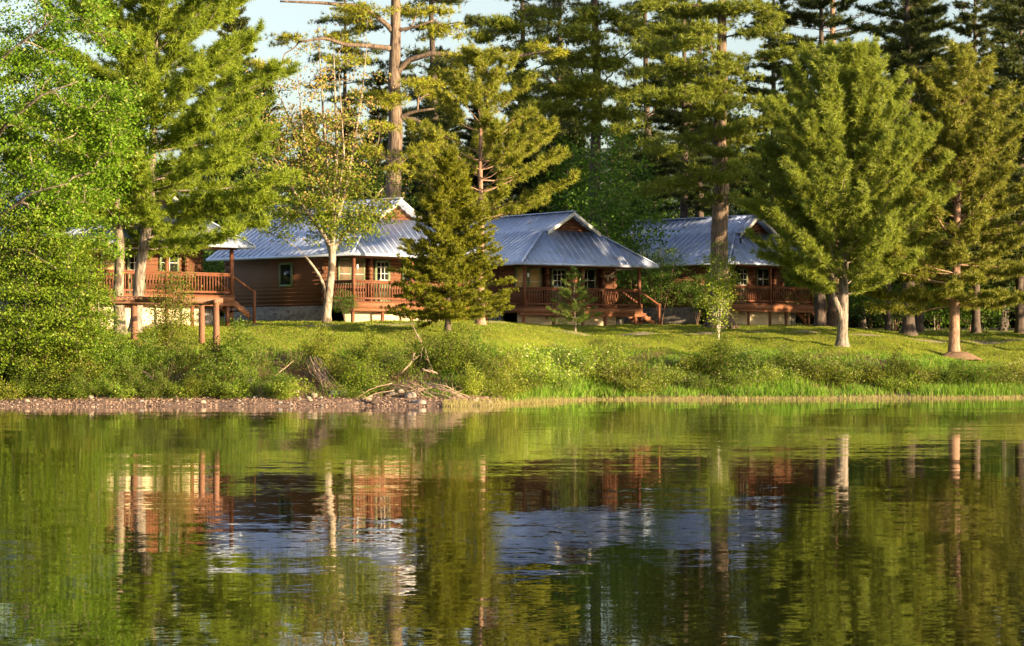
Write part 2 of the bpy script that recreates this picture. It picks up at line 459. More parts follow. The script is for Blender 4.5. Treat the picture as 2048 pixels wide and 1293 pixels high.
def needles(rng, P, Dn, k, ln, wd, spread, fwd=.7):
    n = len(P); k = int(k * 1.5); wd = wd * .68
    d = unit(Dn[:, None, :] * fwd + rng.normal(size=(n, k, 3)) * spread)
    L = ln * rng.uniform(.7, 1.15, (n, k, 1))
    side = unit(np.cross(d, rng.normal(size=(n, k, 3)))) * wd * .5
    p0 = P[:, None, :] + d * L * .06
    V = np.stack([p0 - side, p0 + side, p0 + d * L + side * .25], 2).reshape(-1, 3)
    T = np.arange(n * k * 3).reshape(-1, 3)
    return V, T

def conifer(seed, h, r0, cb, prof, nw, pw, e0, e1, curve, tw_len, tw_den, tuft, sp=.14, flat=.2, drop=0., lean=(0, 0),
            twigs=True, jit=.25, s0=.2, bend=.02, sub=.0, kside=10, path=None, azw=None, limb=.007):
    """trunk with whorls of limbs, limbs with twigs, twigs with needle tufts. prof(u): limb length"""
    rng = np.random.default_rng(seed)
    tr, cr = MB(), MB()
    n = 16; u = np.linspace(0, 1, n)
    ax = np.stack([lean[0] * u + np.cumsum(rng.normal(0, bend, n)) * (u > 0), lean[1] * u + np.cumsum(rng.normal(0, bend, n)) * (u > 0), u * h], -1)
    if path is not None:
        pz = np.array([p[2] for p in path])
        ax[:, 0] = np.interp(ax[:, 2], pz, [p[0] for p in path]); ax[:, 1] = np.interp(ax[:, 2], pz, [p[1] for p in path])
    zz = np.concatenate([[-.5, 0, .25, .7], ax[1:, 2]])
    xx = np.interp(zz, ax[:, 2], ax[:, 0]); yy = np.interp(zz, ax[:, 2], ax[:, 1])
    rr = r0 * (1 - zz.clip(0) / h) ** .85 + .012
    rr[:3] *= (1.8, 1.5, 1.15)
    tr.tube(np.stack([xx, yy, zz], -1), rr, kside, cap=False)
    TP, TD = [], []
    for wi in range(nw):
        uu = (wi + rng.uniform(0, .7)) / nw
        z = cb + (h - cb) * uu * .985
        base = np.array([np.interp(z, ax[:, 2], ax[:, 0]), np.interp(z, ax[:, 2], ax[:, 1]), z])
        L0 = prof(uu)
        for b in range(pw):
            if rng.random() < drop: continue
            L = L0 * rng.uniform(1 - jit, 1 + jit)
            if L < .12: continue
            az = wi * 2.39 + b * 2 * math.pi / pw + rng.normal(0, .3)
            if azw: L *= azw(az, uu)
            e = e0 + (e1 - e0) * uu + rng.normal(0, .1)
            m = 8; s = np.linspace(0, 1, m)
            dr = np.array([math.cos(az) * math.cos(e), math.sin(az) * math.cos(e), math.sin(e)])
            pts = base + s[:, None] * L * dr
            pts[:, 2] += curve * L * s ** 2
            pts[1:] += np.cumsum(rng.normal(0, .022 * L, (m - 1, 3)), 0) * .6
            rb = (.006 + limb * L) * (1 - s * .8)
            tr.frusta(pts[:-1], pts[1:], rb[:-1], rb[1:], 5)
            nt_ = int(L * tw_den) + 2
            st = s0 + (1 - s0) * rng.random(nt_) ** .75
            p = np.stack([np.interp(st, s, pts[:, q]) for q in range(3)], -1)
            tg = unit(np.stack([np.interp(np.minimum(st + .1, 1), s, pts[:, q]) - np.interp(np.minimum(st, .9) , s, pts[:, q]) for q in range(3)], -1))
            sd_ = unit(np.cross(tg, [0, 0, 1])) * rng.choice([-1, 1], (nt_, 1))
            d = unit(tg * rng.uniform(.35, .9, (nt_, 1)) + sd_ * rng.uniform(.1, 1, (nt_, 1)) + np.array([0, 0, 1]) * rng.uniform(-flat * .6, flat * 1.6, (nt_, 1)))
            tl = tw_len * min(1, .35 + L * .4) * rng.uniform(.55, 1.2, nt_) * (1.2 - .5 * st)
            p = np.concatenate([p, pts[-2:-1]]); d = np.concatenate([d, unit(pts[-1:] - pts[-2:-1])]); tl = np.append(tl, tw_len * .8)
            if twigs: tr.frusta(p, p + d * tl[:, None], .009, .004, 3)
            mt = max(2, int(tw_len / sp))
            f = (np.arange(mt) + .6) / mt
            pp = p[:, None] + d[:, None] * (tl[:, None] * f[None])[..., None]
            pp = pp + rng.normal(0, .03, pp.shape)
            TP.append(pp.reshape(-1, 3)); TD.append(np.repeat(d, mt, 0))
    top = np.array([ax[-1]])
    TP.append(np.repeat(top, 4, 0) - rng.uniform(0, .3, (4, 1)) * np.array([0, 0, 1])); TD.append(np.repeat([[0, 0, 1.]], 4, 0))
    P, Dn = np.concatenate(TP), np.concatenate(TD)
    Dn = unit(Dn + np.array([0, 0, tuft.get('up', .3)]))
    cr.add(*(lambda vt: (vt[0], None, vt[1]))(needles(rng, P, Dn, tuft['k'], tuft['l'], tuft['w'], tuft['s'])))
    return tr, cr

def grow(seed, stems, A, r_tip=.006, leaf=.1, nleaf=40, sig=(.3, .3, .18), asp=.62, up=.7, upcost=.8, rmax=.2, pw=.47, k=5, stem_r=None, twigs=True, lmul=None, tuft=None):
    """branches grown from the stems to the points A; a cluster of leaves round each"""
    rng = np.random.default_rng(seed)
    nodes, par, stem_n = [], [], []
    for st in stems:
        st = np.asarray(st, float)
        seg = np.linalg.norm(np.diff(st, axis=0), axis=1); tt = np.concatenate([[0], np.cumsum(seg)])
        m = max(3, int(tt[-1] / .35)); q = np.linspace(0, tt[-1], m)
        pts = np.stack([np.interp(q, tt, st[:, i_]) for i_ in range(3)], -1)
        i0 = len(nodes)
        for i_, p in enumerate(pts):
            nodes.append(p); par.append(-1 if i_ == 0 else i0 + i_ - 1)
        stem_n.append((i0, m))
    N0 = len(nodes)
    buf = np.zeros((N0 + 3 * len(A) + 4, 3)); buf[:N0] = nodes; n = N0
    d0 = np.min(np.linalg.norm(A[:, None] - buf[None, :N0], axis=2), axis=1)
    tips = []
    for ia in np.argsort(d0):
        p = A[ia]; dv = p - buf[:n]
        cost = np.linalg.norm(dv, axis=1) + upcost * np.maximum(0, -dv[:, 2] + .1)
        j_ = int(np.argmin(cost)); q = buf[j_]; L = np.linalg.norm(p - q)
        mid1 = q + (p - q) * .36 + rng.normal(0, .06 * L, 3) + np.array([0, 0, .05 * L])
        mid2 = q + (p - q) * .7 + rng.normal(0, .06 * L, 3) + np.array([0, 0, .05 * L])
        for x_, pa in ((mid1, j_), (mid2, n), (p, n + 1)):
            buf[n] = x_; par.append(pa); n += 1
        tips.append(n - 1)
    par = np.array(par); cnt = np.zeros(n)
    cnt[tips] = 1
    for i_ in range(n - 1, -1, -1):
        if par[i_] >= 0 and par[i_] < i_: cnt[par[i_]] += cnt[i_]
    r = np.minimum(r_tip * np.maximum(cnt, .5) ** pw, rmax)
    tr = MB()
    br = np.array([i_ for i_ in range(N0, n)])
    if len(br): tr.frusta(buf[par[br]], buf[br], np.minimum(r[par[br]], r[br] * 1.5), r[br], k)
    for si, (i0, m) in enumerate(stem_n):
        rs = r[i0:i0 + m].copy()
        if stem_r: rs = np.maximum(rs, np.linspace(stem_r[si][0], stem_r[si][1], m))
        rs[0] *= 1.55
        P = buf[i0:i0 + m].copy(); P[0, 2] -= .3 * (P[0, 2] < .3)
        tr.tube(P, rs, 9, cap=True)
    cr = MB()
    nl = np.full(len(A), nleaf) if lmul is None else np.maximum(1, (nleaf * lmul)).astype(int)
    P = np.repeat(A, nl, 0)
    P = P + rng.normal(size=P.shape) * np.array(sig)
    if tuft:
        dn = unit(rng.normal(size=P.shape) * [1, 1, .5] + [0, 0, tuft.get('up', .5)])
        V, T = needles(rng, P, dn, tuft['k'], tuft['l'], tuft['w'], tuft['s']); cr.add(V, None, T)
    else: cr.add(*leaves(rng, P, leaf, asp, up))
    return tr, cr

def ell(rng, n, c, rad, shell=.5):       # points in an ellipsoid, denser to the outside
    d = unit(rng.normal(size=(n, 3)))
    return np.array(c) + d * np.array(rad) * (rng.random((n, 1)) ** shell)

def plate_pine(seed, h, r0, path, plates, tuft, nt_=16, den=6.0, r_tip=.017, limbs=()):
    """old pine: flat boughs (x, y, z, rx, ry) carried by limbs grown out of the trunk"""
    rng = np.random.default_rng(seed)
    A = []
    for x, y, z, rx, ry in plates:
        n = max(5, int(rx * ry * den)); a = rng.uniform(0, 2 * math.pi, n); q = rng.random(n) ** .55
        tilt = rng.normal(0, .12)
        A.append(np.stack([x + rx * q * np.cos(a), y + ry * q * np.sin(a), z + rng.normal(0, .10, n) - .22 * rx * q ** 2 + tilt * rx * q * np.cos(a)], -1))
    zz = np.linspace(0, h, 12)
    P = np.stack([np.interp(zz, [p[2] for p in path], [p[0] for p in path]), np.interp(zz, [p[2] for p in path], [p[1] for p in path]), zz], -1)
    P[1:, :2] += rng.normal(0, .05, (11, 2))
    tr, cr = grow(seed + 1, [P] + [l_ for l_, _ in limbs], np.concatenate(A), r_tip, 0, nt_, (.34, .34, .10), upcost=.35, rmax=.17, pw=.42, k=6, stem_r=[(r0, .04)] + [(q_, q_ * .35) for _, q_ in limbs], tuft=tuft)
    fl = MB(); fl.tube([(0, 0, -.4), (0, 0, .1), (0, 0, .5), (P[1, 0] * .4, P[1, 1] * .4, 1.1)], [r0 * 1.65, r0 * 1.4, r0 * 1.15, r0 * 1.0], 14, cap=False)
    for q in range(6):                    # root flare
        a = q * 1.05 + rng.uniform(-.2, .2); d = np.array([math.cos(a), math.sin(a), 0])
        fl.tube([d * r0 * .6 + [0, 0, .8], d * r0 * 1.2 + [0, 0, .25], d * r0 * 2.2 + [0, 0, -.25]], [r0 * .3, r0 * .32, r0 * .15], 6)
    for v_ in fl.v: pass
    tr.add(np.concatenate(fl.v), np.concatenate(fl.q), np.concatenate(fl.t) if fl.t else None)
    return tr, cr

def px_plates(base, D, lst, seed, dep=2.6, front=()):
    rp = random.Random(seed); out = []
    for px, y, hw in lst:
        yo = rp.uniform(-dep, dep * .55); DD = D + yo; rx = hw * D / F
        if (px, y, hw) in front: yo = -rp.uniform(1.0, 2.0); DD = D + yo
        out.append(((px - 1024) * DD / F - base.x, yo, H + (YH - y) * DD / F - base.z, rx, rx * rp.uniform(.6, .95)))
    return out

def tree(name, trcr, bark, leafm, loc, label, cat='tree', group=None, rz=0, sc=1):
    e = empty(name, loc, rz, label, cat, group)
    e.scale = (sc, sc, sc)
    trcr[0].build('trunk', M[bark], e, smooth=True)
    trcr[1].build('crown', M[leafm], e)
    return e

# ------------------------------------------------------------------ cabins
W, LEN, TG, OH = 9.0, 11.0, 2.0, .75
ZF, ZE, SL = .75, 2.99, .622              # floor and eave over the cabin's foot, pitch
UG = 2.9                                  # where the gablet's foot sits
ZR = ZE + SL * W / 2
def rz_(u): return ZE + SL * min(u, W - u)

def make_cabin(label):
    c = empty('log_cabin', (0, 0, 0), 0, label, 'cabin', 'log cabins along the lake')
    # walls of stacked round logs
    def wall(name, a, b, z0, z1, sq=.5):
        m = MB(); z = z0 + .1; d = (Vector(b) - Vector(a)).normalized()
        k_ = 0
        while z < z1:
            e = .22 if k_ % 2 else .12
            p, q = Vector(a) - d * e, Vector(b) + d * e
            m.tube([(p.x, p.y, z), (q.x, q.y, z)], .112, 8)
            z += .19; k_ += 1
        nv = Vector((-d.y, d.x, 0)); na = np.array(nv); pa = np.array([a[0], a[1], 0.])
        m.v = [V_ - ((V_ - pa) @ na * sq)[:, None] * na for V_ in m.v]
        m.bar((a[0], a[1], (z0 + z1) / 2), (b[0], b[1], (z0 + z1) / 2), .07, z1 - z0 - .04)
        return m.build(name, M['log'], c, smooth=False)
    uw0, uw1, tw = .85, W - .85, 2.9
    wall('wall', (uw0, tw), (uw1, tw), .55, 3.15)
    wall('wall', (uw0, tw + .12), (uw0, LEN - .6), .55, 3.42, .66)
    wall('wall', (uw1, tw + .12), (uw1, LEN - .6), .55, 3.42)
    wall('wall', (uw0 + .16, LEN - .6), (uw1 - .16, LEN - .6), .55, 3.3)
    # stone foundation under the side and back walls
    m = MB()
    m.box(uw0 - .1, uw0 + .12, tw, LEN - .5, -.9, .55); m.box(uw1 - .12, uw1 + .1, tw, LEN - .5, -.9, .55)
    m.box(uw0 + .12, uw1 - .12, LEN - .72, LEN - .5, -.9, .55)
    m.build('foundation', M['stone'], c)
    # roof slopes
    rf = MB(); th = .07; tgo = TG - .5
    zg = ZE + SL * UG
    for mir in (0, 1):
        U = (lambda u: W - u) if mir else (lambda u: u)
        for poly in ([(0, 0, ZE), (UG, TG, zg), (UG, LEN, zg), (0, LEN, ZE)], [(UG, tgo, zg), (W / 2, tgo, ZR), (W / 2, LEN, ZR), (UG, LEN, zg)]):
            p = [(U(u), t_, z) for u, t_, z in poly]
            if not mir: p = p[::-1]
            rf.slab(p, th)
        tt = .22
        while tt < LEN - .05:             # standing seams
            if tt < TG:
                rf.bar((U(.02), tt, ZE + .012), (U(tt * UG / TG - .02), tt, ZE + SL * tt * UG / TG), .05, .06)
                if tt > tgo + .1: rf.bar((U(UG + .05), tt, zg + .05), (U(W / 2 - .05), tt, ZR - .005), .05, .06)
            else:
                rf.bar((U(.02), tt, ZE + .022), (U(W / 2 - .05), tt, ZR - .01), .05, .06)
            tt += .42
    rf.slab([(0, -.002, ZE), (W, -.002, ZE), (W - UG, TG, zg), (UG, TG, zg)], th)
    fs = (zg - ZE) / TG
    for u in np.arange(.45, W, .405):
        t1 = min(min(u, W - u) * TG / UG, TG) - .03
        if t1 > .1: rf.bar((u, .02, ZE + .02 * fs), (u, t1, ZE + fs * t1), .035, .035)
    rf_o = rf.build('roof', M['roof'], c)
    rc = MB()
    rc.bar((W / 2, tgo - .02, ZR + .03), (W / 2, LEN, ZR + .03), .3, .05)
    for U in (0, W):
        k_ = 1 if U == 0 else -1
        rc.bar((U + k_ * .03, .02, ZE + .03), (U + k_ * (UG - .1), TG - .06, zg), .14, .05)
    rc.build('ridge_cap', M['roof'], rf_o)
    fa = MB()
    fa.box(0, W, -.03, -.004, ZE - .13, ZE + .005)
    fa.box(-.03, -.002, 0, LEN, ZE - .13, ZE + .005); fa.box(W + .002, W + .03, 0, LEN, ZE - .13, ZE + .005)
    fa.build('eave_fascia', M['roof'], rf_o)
    gt = MB()
    for k_ in (1, -1):
        gt.bar((W / 2 - k_ * (W / 2 - UG + .12), tgo - .03, zg - .15), (W / 2, tgo - .03, ZR - .075), .05, .15, up=(0, 1, 0))
    gt = MB()
    for k_ in (1, -1):
        u0 = W / 2 - k_ * (W / 2 - UG + .12)
        V = [(u0, 0, zg - .075), (W / 2, 0, ZR), (W / 2, 0, ZR - .2), (u0, 0, zg - .275)]
        V = [(a_, tgo - .04 - k_ * .002, z_) for a_, _, z_ in V] + [(a_, tgo - .006 - k_ * .002, z_) for a_, _, z_ in V]
        gt.add(V, [(0, 1, 2, 3), (7, 6, 5, 4), (0, 4, 5, 1), (1, 5, 6, 2), (2, 6, 7, 3), (3, 7, 4, 0)])
    gt.build('gable_trim', M['white'], rf_o)
    gb = MB(); z = zg + .02
    while z < ZR - .25:
        hw = (ZR - z) / SL - .18
        gb.tube([(W / 2 - hw, TG + .12, z), (W / 2 + hw, TG + .12, z)], .11, 8); z += .19
    gb.add([(UG + .1, TG + .1, zg), (W - UG - .1, TG + .1, zg), (W / 2, TG + .1, ZR - .1)], None, [(0, 1, 2)])
    gb.build('gable', M['log'], c); gb = MB(); z = 3.3
    while z < ZR - .25:                   # rear gable
        hw = (ZR - z) / SL - .14
        gb.tube([(W / 2 - hw, LEN - .6, z), (W / 2 + hw, LEN - .6, z)], .11, 8); z += .19
    gb.build('gable', M['log'], c)
    # porch
    ce = MB(); ce.box(.3, W - .3, .25, tw - .12, ZE - .02, ZE + .03); ce.build('porch_ceiling', M['ceiling'], c)
    dk = MB(); dk.box(OH - .12, W - OH + .12, OH - .12, tw - .13, ZF - .06, ZF); dk.build('porch_floor', M['porch'], c)
    rm = MB()
    rm.box(OH - .09, W - OH + .09, OH - .09, OH - .03, ZF - .34, ZF - .065)
    rm.box(OH - .09, OH - .03, OH - .028, tw - .14, ZF - .34, ZF - .065); rm.box(W - OH + .03, W - OH + .09, OH - .028, tw - .14, ZF - .34, ZF - .065)
    rm.build('rim_beam', M['deck'], c)
    gd = MB(); gd.box(OH - .3, W - OH + .14, OH - .06, OH + .06, ZF - .49, ZF - .345); gd.build('girder', M['deck'], c)
    ce2 = MB(); ce2.box(.5, W - .5, OH - .08, OH + .08, ZE - .19, ZE - .03); ce2.build('header_beam', M['porch'], c)
    for u in (OH, 4.5, W - OH):
        p = MB(); p.tube([(u, OH, ZF), (u, OH, ZE - .19)], .1, 10)
        po = p.build('porch_post', M['porch'], c, smooth=False)
    pl = MB(); pl.box(OH + .09, OH + .17, OH - .16, OH - .1, ZF + 1.5, ZF + 1.72); pl.build('number_plate', M['white'], c)  # small blank white number plate on the left porch post
    for u in (OH, OH + 1.9, 4.55, W - 3.0, W - OH - .2):
        p = MB(); p.box(u - .075, u + .075, OH - .055 + .06, OH + .1, -.75, ZF - .49); p.build('support_post', M['porch'], c)
    sk = MB(); sk.box(uw0, uw1 - .9, 1.5, 1.56, -.8, ZF - .1)
    sk.box(uw0 - .005, uw1 - .9, 1.475, 1.497, -.8, .02)
    sk.build('skirting', M['cream'], c)
    vt = MB()
    for q in range(5): vt.box(2.6, 3.15, 1.45, 1.474, .12 + q * .05, .145 + q * .05)
    vt.build('vent', M['porch'], c)
    bl = MB(); bl.tube([(uw1 - .5, 1.9, -.8), (uw1 - .5, 1.9, .3)], [.42, .36], 7); bl.build('pier', M['stone'], c)
    def rail(u0, t0, u1, t1):
        m = MB()
        m.bar((u0, t0, ZF + .96), (u1, t1, ZF + .96), .11, .07)
        m.bar((u0, t0, ZF + .88), (u1, t1, ZF + .88), .045, .09)
        m.bar((u0, t0, ZF + .13), (u1, t1, ZF + .13), .05, .10)
        L = math.hypot(u1 - u0, t1 - t0); n = int(L / .165)
        for q in range(1, n):
            f = q / n; u, t_ = u0 + (u1 - u0) * f, t0 + (t1 - t0) * f
            m.bar((u, t_, ZF + .18), (u, t_, ZF + .836), .048, .048, up=(0, 1, 0))
        m.build('railing', M['porch'], c)
    rail(OH + .1, OH, 4.4, OH); rail(4.6, OH, W - OH - .1, OH); rail(OH, OH + .1, OH, tw - .14)
    # steps off the right end
    x0 = W - OH + .1
    st = MB(); run = 1.25
    for t_ in (OH + .25, OH + 1.45):
        V = [(x0, t_, ZF - .02), (x0 + run, t_, -.06), (x0 + run, t_, -.36), (x0, t_, ZF - .32)]
        V = V + [(a_, b_ + .05, z_) for a_, b_, z_ in V]
        st.add(V, [(0, 1, 2, 3), (7, 6, 5, 4), (0, 4, 5, 1), (1, 5, 6, 2), (2, 6, 7, 3), (3, 7, 4, 0)])
    for q in range(4):
        f = (q + .5) / 4
        st.box(x0 + run * f - .16, x0 + run * f + .15, OH + .302, OH + 1.448, ZF - .02 - f * .72 - .06, ZF - .02 - f * .72)
    st.build('steps', M['deck'], c)
    for t_ in (OH + .1, OH + 1.65):
        p = MB(); p.tube([(x0 + run + .08, t_, -.6), (x0 + run + .08, t_, 1.0)], .075, 8); p.build('newel_post', M['porch'], c)
        p = MB(); p.bar((x0 - .05, t_ , ZF + .92), (x0 + run + .08, t_, .92), .06, .09); p.build('handrail', M['porch'], c)
    # windows and door on the porch wall
    fy = tw - .12
    def frame(name, u0, u1, z0, z1, fw=.1, pane='glass', mull=(), rails=(), mm='green', d=.05, bw=.026):
        f = MB()
        f.box(u0, u0 + fw, fy - d, fy + .1, z0, z1); f.box(u1 - fw, u1, fy - d, fy + .1, z0, z1)
        f.box(u0 + fw, u1 - fw, fy - d, fy + .1, z1 - fw, z1); f.box(u0 + fw, u1 - fw, fy - d, fy + .1, z0, z0 + fw)
        fo = f.build(name, M[mm], c)
        g = MB(); g.box(u0 + fw + .002, u1 - fw - .002, fy - d + .03, fy + .098, z0 + fw + .002, z1 - fw - .002); g.build('pane', M[pane], fo)
        if mull or rails:
            b = MB()
            for u in mull: b.box(u - bw / 2, u + bw / 2, fy - d + .008, fy - d + .028, z0 + fw, z1 - fw)
            for z_ in rails: b.box(u0 + fw, u1 - fw, fy - d + .012, fy - d + .0275, z_ - bw / 2, z_ + bw / 2)
            b.build('glazing_bar', M['white'], fo)
        return fo
    wz0, wz1 = ZF + .85, ZF + 2.12
    frame('window', 1.55, 2.4, wz0, wz1, .09, 'screen' if 'second' in label else 'shade', (), (wz0 + .5,))
    frame('window', 2.42, 3.25, wz0, wz1, .09, 'shade', (), (wz0 + .5,))
    dr = frame('door', 3.92, 4.92, ZF + .02, ZF + 2.1, .14, 'glass', (4.3, 4.54), (ZF + 1.1, ZF + 1.42, ZF + 1.74), bw=.03)
    m = MB(); m.box(4.07, 4.77, fy - .035, fy - .021, ZF + .16, ZF + .9); m.build('door_panel', M['green'], dr)
    m = MB(); m.tube([(4.83, fy - .12, ZF + 1.0), (4.83, fy - .04, ZF + 1.0)], .03, 8); m.build('door_handle', M['white'], dr)
    frame('window', 5.75, 6.85, wz0, wz1, .09, 'glass', (6.3,), (wz0 + .62,))
    for u in (3.5, 7.2):
        le = MB(); z = .65
        while z < 3.0: le.tube([(u, tw - .36, z), (u, tw - .1, z)], .1, 8); z += .19
        le.build('log_end_stack', M['log'], c)
    # side window in the shaded wall
    f = MB(); x_ = uw0 - .12
    f.box(x_ - .02, x_ + .05, 5.2, 5.32, 1.5, 2.7); f.box(x_ - .02, x_ + .05, 6.1, 6.22, 1.5, 2.7)
    f.box(x_ - .02, x_ + .05, 5.322, 6.098, 2.58, 2.7); f.box(x_ - .02, x_ + .05, 5.322, 6.098, 1.5, 1.62)
    fo = f.build('window', M['green'], c)
    m = MB(); m.box(x_, x_ + .048, 5.322, 6.098, 1.622, 2.578); m.build('pane', M['glass'], fo)
    return c

cab = make_cabin('log cabin third from the left with blue-grey metal roof and antlers by its porch door')
def place(o, pxc, D, yc_floor, th, label=None):
    x = (pxc - 1024) * D / F
    z = H + (YH - yc_floor) * D / F - ZF
    o.location = (x, D, z); o.rotation_euler = (0, 0, R(th))
    if label: o['label'] = label
    return o
c3 = place(cab, 1042, 130, 612, 35)
c2 = dup(cab, (0, 0, 0)); place(c2, 704, 119, 601, 45, 'log cabin second from the left with a sunlit pale front roof and dark side wall')
c1 = dup(cab, (0, 0, 0)); place(c1, 190, 107.6, 584, 47, 'log cabin behind the log frame and the golden pine at far left')
c4 = dup(cab, (0, 0, 0)); place(c4, 1458, 140, 605, 45, 'log cabin behind the big shaded trunk, its right end hidden by a blue-green pine')
def blind(c, mat):                        # the second cabin has insect screens where the others have blinds
    for w_ in c.children:
        if w_.name.startswith('window'):
            for p_ in w_.children:
                if p_.name.startswith('pane') and p_.data.materials[0] == M['shade']:
                    p_.data = p_.data.copy(); p_.data.materials.clear(); p_.data.materials.append(M[mat])
blind(c2, 'screen'); blind(c4, 'screen')

m = MB(); m.tube([(2.5, 1.25, ZE + .9), (2.5, 1.25, ZE + 1.38)], .055, 8); m.tube([(2.5, 1.25, ZE + 1.36), (2.5, 1.25, ZE + 1.42)], .085, 8); m.build('roof_vent', M['glass'], c4)
# antlers on the third cabin's porch wall
def local(c, u, t_, z):
    a = c.rotation_euler.z
    return Vector((c.location.x + u * math.cos(a) - t_ * math.sin(a), c.location.y + u * math.sin(a) + t_ * math.cos(a), c.location.z + z))
an = empty('wall_antlers', local(c3, 7.6, 2.9 - .13, ZF + 1.75), R(35), 'pale moose antlers hung on the log wall at the right end of the third porch', 'antlers')
m = MB()
for k_ in (1, -1):
    m.tube([(0, 0, -.1), (k_ * .18, -.05, .02), (k_ * .34, -.08, .1), (k_ * .46, -.1, .24)], [.05, .055, .05, .015], 7)
    m.slab([(k_ * .15, -.04, .06), (k_ * .42, -.06, .16), (k_ * .5, -.08, -.02), (k_ * .26, -.05, -.1)], .04)
    for q in range(4):
        a_ = .3 + q * .33
        m.tube([(k_ * (.2 + .06 * q), -.06, .06 - q * .02), (k_ * (.26 + .11 * q), -.12, .2 - q * .08)], [.025, .008], 5)
m.build('antler', M['bone'], an)
m = MB(); m.tube([(0, -.02, .06), (0, -.08, -.1), (0, -.13, -.34)], [.07, .075, .03], 8); m.build('skull', M['bone'], an)

# ------------------------------------------------------------------ log frame at left
e = empty('log_swing_stand', at(300, 101.5), 0, 'brown log frame of posts and cross beams standing on the bank at far left', 'log frame')
o_ = e.location
def LP(px, y, D): return np.array([(px - 1024) * D / F - o_.x, D - o_.y, H + (YH - y) * D / F - o_.z])
for px, D, yt in ((178, 100, 604), (268, 103.5, 606), (403, 103, 607), (432, 100.3, 607)):
    top = LP(px, yt, D); g_ = at(px, D)
    bot = np.array([top[0], top[1], g_.z - o_.z - .4])
    m = MB(); m.tube([bot, (bot + top) / 2 + [.015, 0, 0], top], [.14, .13, .12], 10); m.build('post', M['post_log'], e, smooth=True)
for (a_, b_, r_) in ((LP(152, 599, 100), LP(285, 597.5, 100.1), .115), (LP(270, 599, 100.1), LP(446, 602, 100.3), .12), (LP(215, 606.5, 103.4), LP(440, 606, 103.2), .09),
                     (LP(178, 600, 99.8), LP(268, 604, 103.8), .1), (LP(432, 604, 99.9), LP(403, 606, 103.3), .1)):
    m = MB(); m.tube([a_, (a_ + b_) / 2 + [0, 0, -.015], b_], [r_, r_ * 1.04, r_ * .92], 10); m.build('beam', M['post_log'], e, smooth=True)
m = MB(); m.tube([LP(197, 590, 99.85), LP(197.5, 630, 99.85), LP(196.5, 672, 99.85)], .016, 5); m.build('rope', M['rope'], e)

# ------------------------------------------------------------------ footpath in front of the cabins
def ribbon(name, ctr, wd, mat, lift=.02):
    V, Q = [], []
    c_ = []
    for (p0, p1) in zip(ctr[:-1], ctr[1:]):
        for f in np.linspace(0, 1, 12, endpoint=False): c_.append((p0[0] + (p1[0] - p0[0]) * f, p0[1] + (p1[1] - p0[1]) * f))
    for q, (x, y) in enumerate(c_):
        for f in np.linspace(-1, 1, 5):
            ww = wd * (.8 + .25 * math.sin(q * .7) + .15 * math.sin(q * 1.9))
            yy = y + f * ww; V.append((x, yy, float(ground(x, yy)) + lift - .03 * abs(f) ** 3))
    for q in range(len(c_) - 1):
        for k_ in range(4): Q.append((q * 5 + k_, q * 5 + 5 + k_, q * 5 + 6 + k_, q * 5 + 1 + k_))
    o = mesh_obj(name, V, Q, mat=mat, smooth=True); tag(o, kind='structure'); return o
t = NT('path_gravel'); v = t.coords(); vo = t.n('ShaderNodeTexVoronoi'); vo.inputs['Scale'].default_value = 16; t.l(v, vo.inputs[0])
vs = t.n('ShaderNodeSeparateColor'); t.l(vo.outputs['Color'], vs.inputs[0]); nz = t.noise(v, 1.2, 4)
gm = t.done(t.bsdf(t.mix(.5, t.ramp(vs.outputs[0], [(0, (.2, .16, .13)), (1, (.46, .38, .31))]), t.ramp(nz.outputs[0], [(.3, (.16, .14, .06)), (.65, (.38, .3, .22))])), .9, t.bump(vs.outputs[0], .6, .02)))
def pth(px, D): p = at(px, D); return (p.x, p.y)
ribbon('path', [pth(-60, 108), pth(250, 110), pth(480, 113), pth(700, 114.8), pth(850, 116.8), pth(1080, 122), pth(1250, 123.5), pth(1500, 126.5), pth(1700, 127.5), pth(1900, 131), pth(2200, 134)], .55, gm)

# ------------------------------------------------------------------ trees one can tell apart
TP_ = dict(k=9, l=.20, w=.034, s=.6)
def rtop(px, y, D, base): return H + (YH - y) * D / F - base.z

# broadleaf at the left edge: trunk just outside the frame, limbs reaching in
def maple_left():
    rng = np.random.default_rng(11)
    A = np.concatenate([ell(rng, 230, (1.2, 0, 8.6), (4.9, 3.4, 4.6), .6), ell(rng, 110, (3.6, -.5, 5.8), (3.4, 2.6, 2.3), .6), ell(rng, 140, (2.8, -.3, 11.8), (4.0, 3, 3.6), .6),
                        ell(rng, 70, (5.4, 0, 9.2), (1.6, 1.8, 2.2), .6)])
    A[:, 2] += .3 * np.sin(A[:, 0] * 2.1)
    return grow(12, [[(0, 0, 0), (.2, 0, 2.5), (.5, .1, 5), (.6, 0, 8), (1, 0, 11.5)], [(.4, 0, 4), (1.8, -1.6, 5.6), (3.2, -2.7, 6.4), (4.6, -3.1, 6.7)], [(.6, 0, 7.5), (2, -1.8, 9), (3.6, -3.0, 10), (5, -3.2, 10.5)], [(.3, 0, 3.6), (1.6, -1.8, 4.4), (3.0, -2.6, 4.2), (4.2, -2.8, 3.5)], [(.8, 0, 9.5), (2, -2, 11.6), (4, -3, 12.8)]], A, .008, .13, 105, (.29, .29, .13), .62, .9, .7, .2, stem_r=[(.2, .05), (.09, .02), (.1, .02), (.08, .015), (.07, .015)])
e = tree('maple_tree', maple_left(), 'maple_bark', 'maple_leaf', at(-75, 97.5), 'bright green leafy tree filling the upper left corner, bare limbs reaching right')

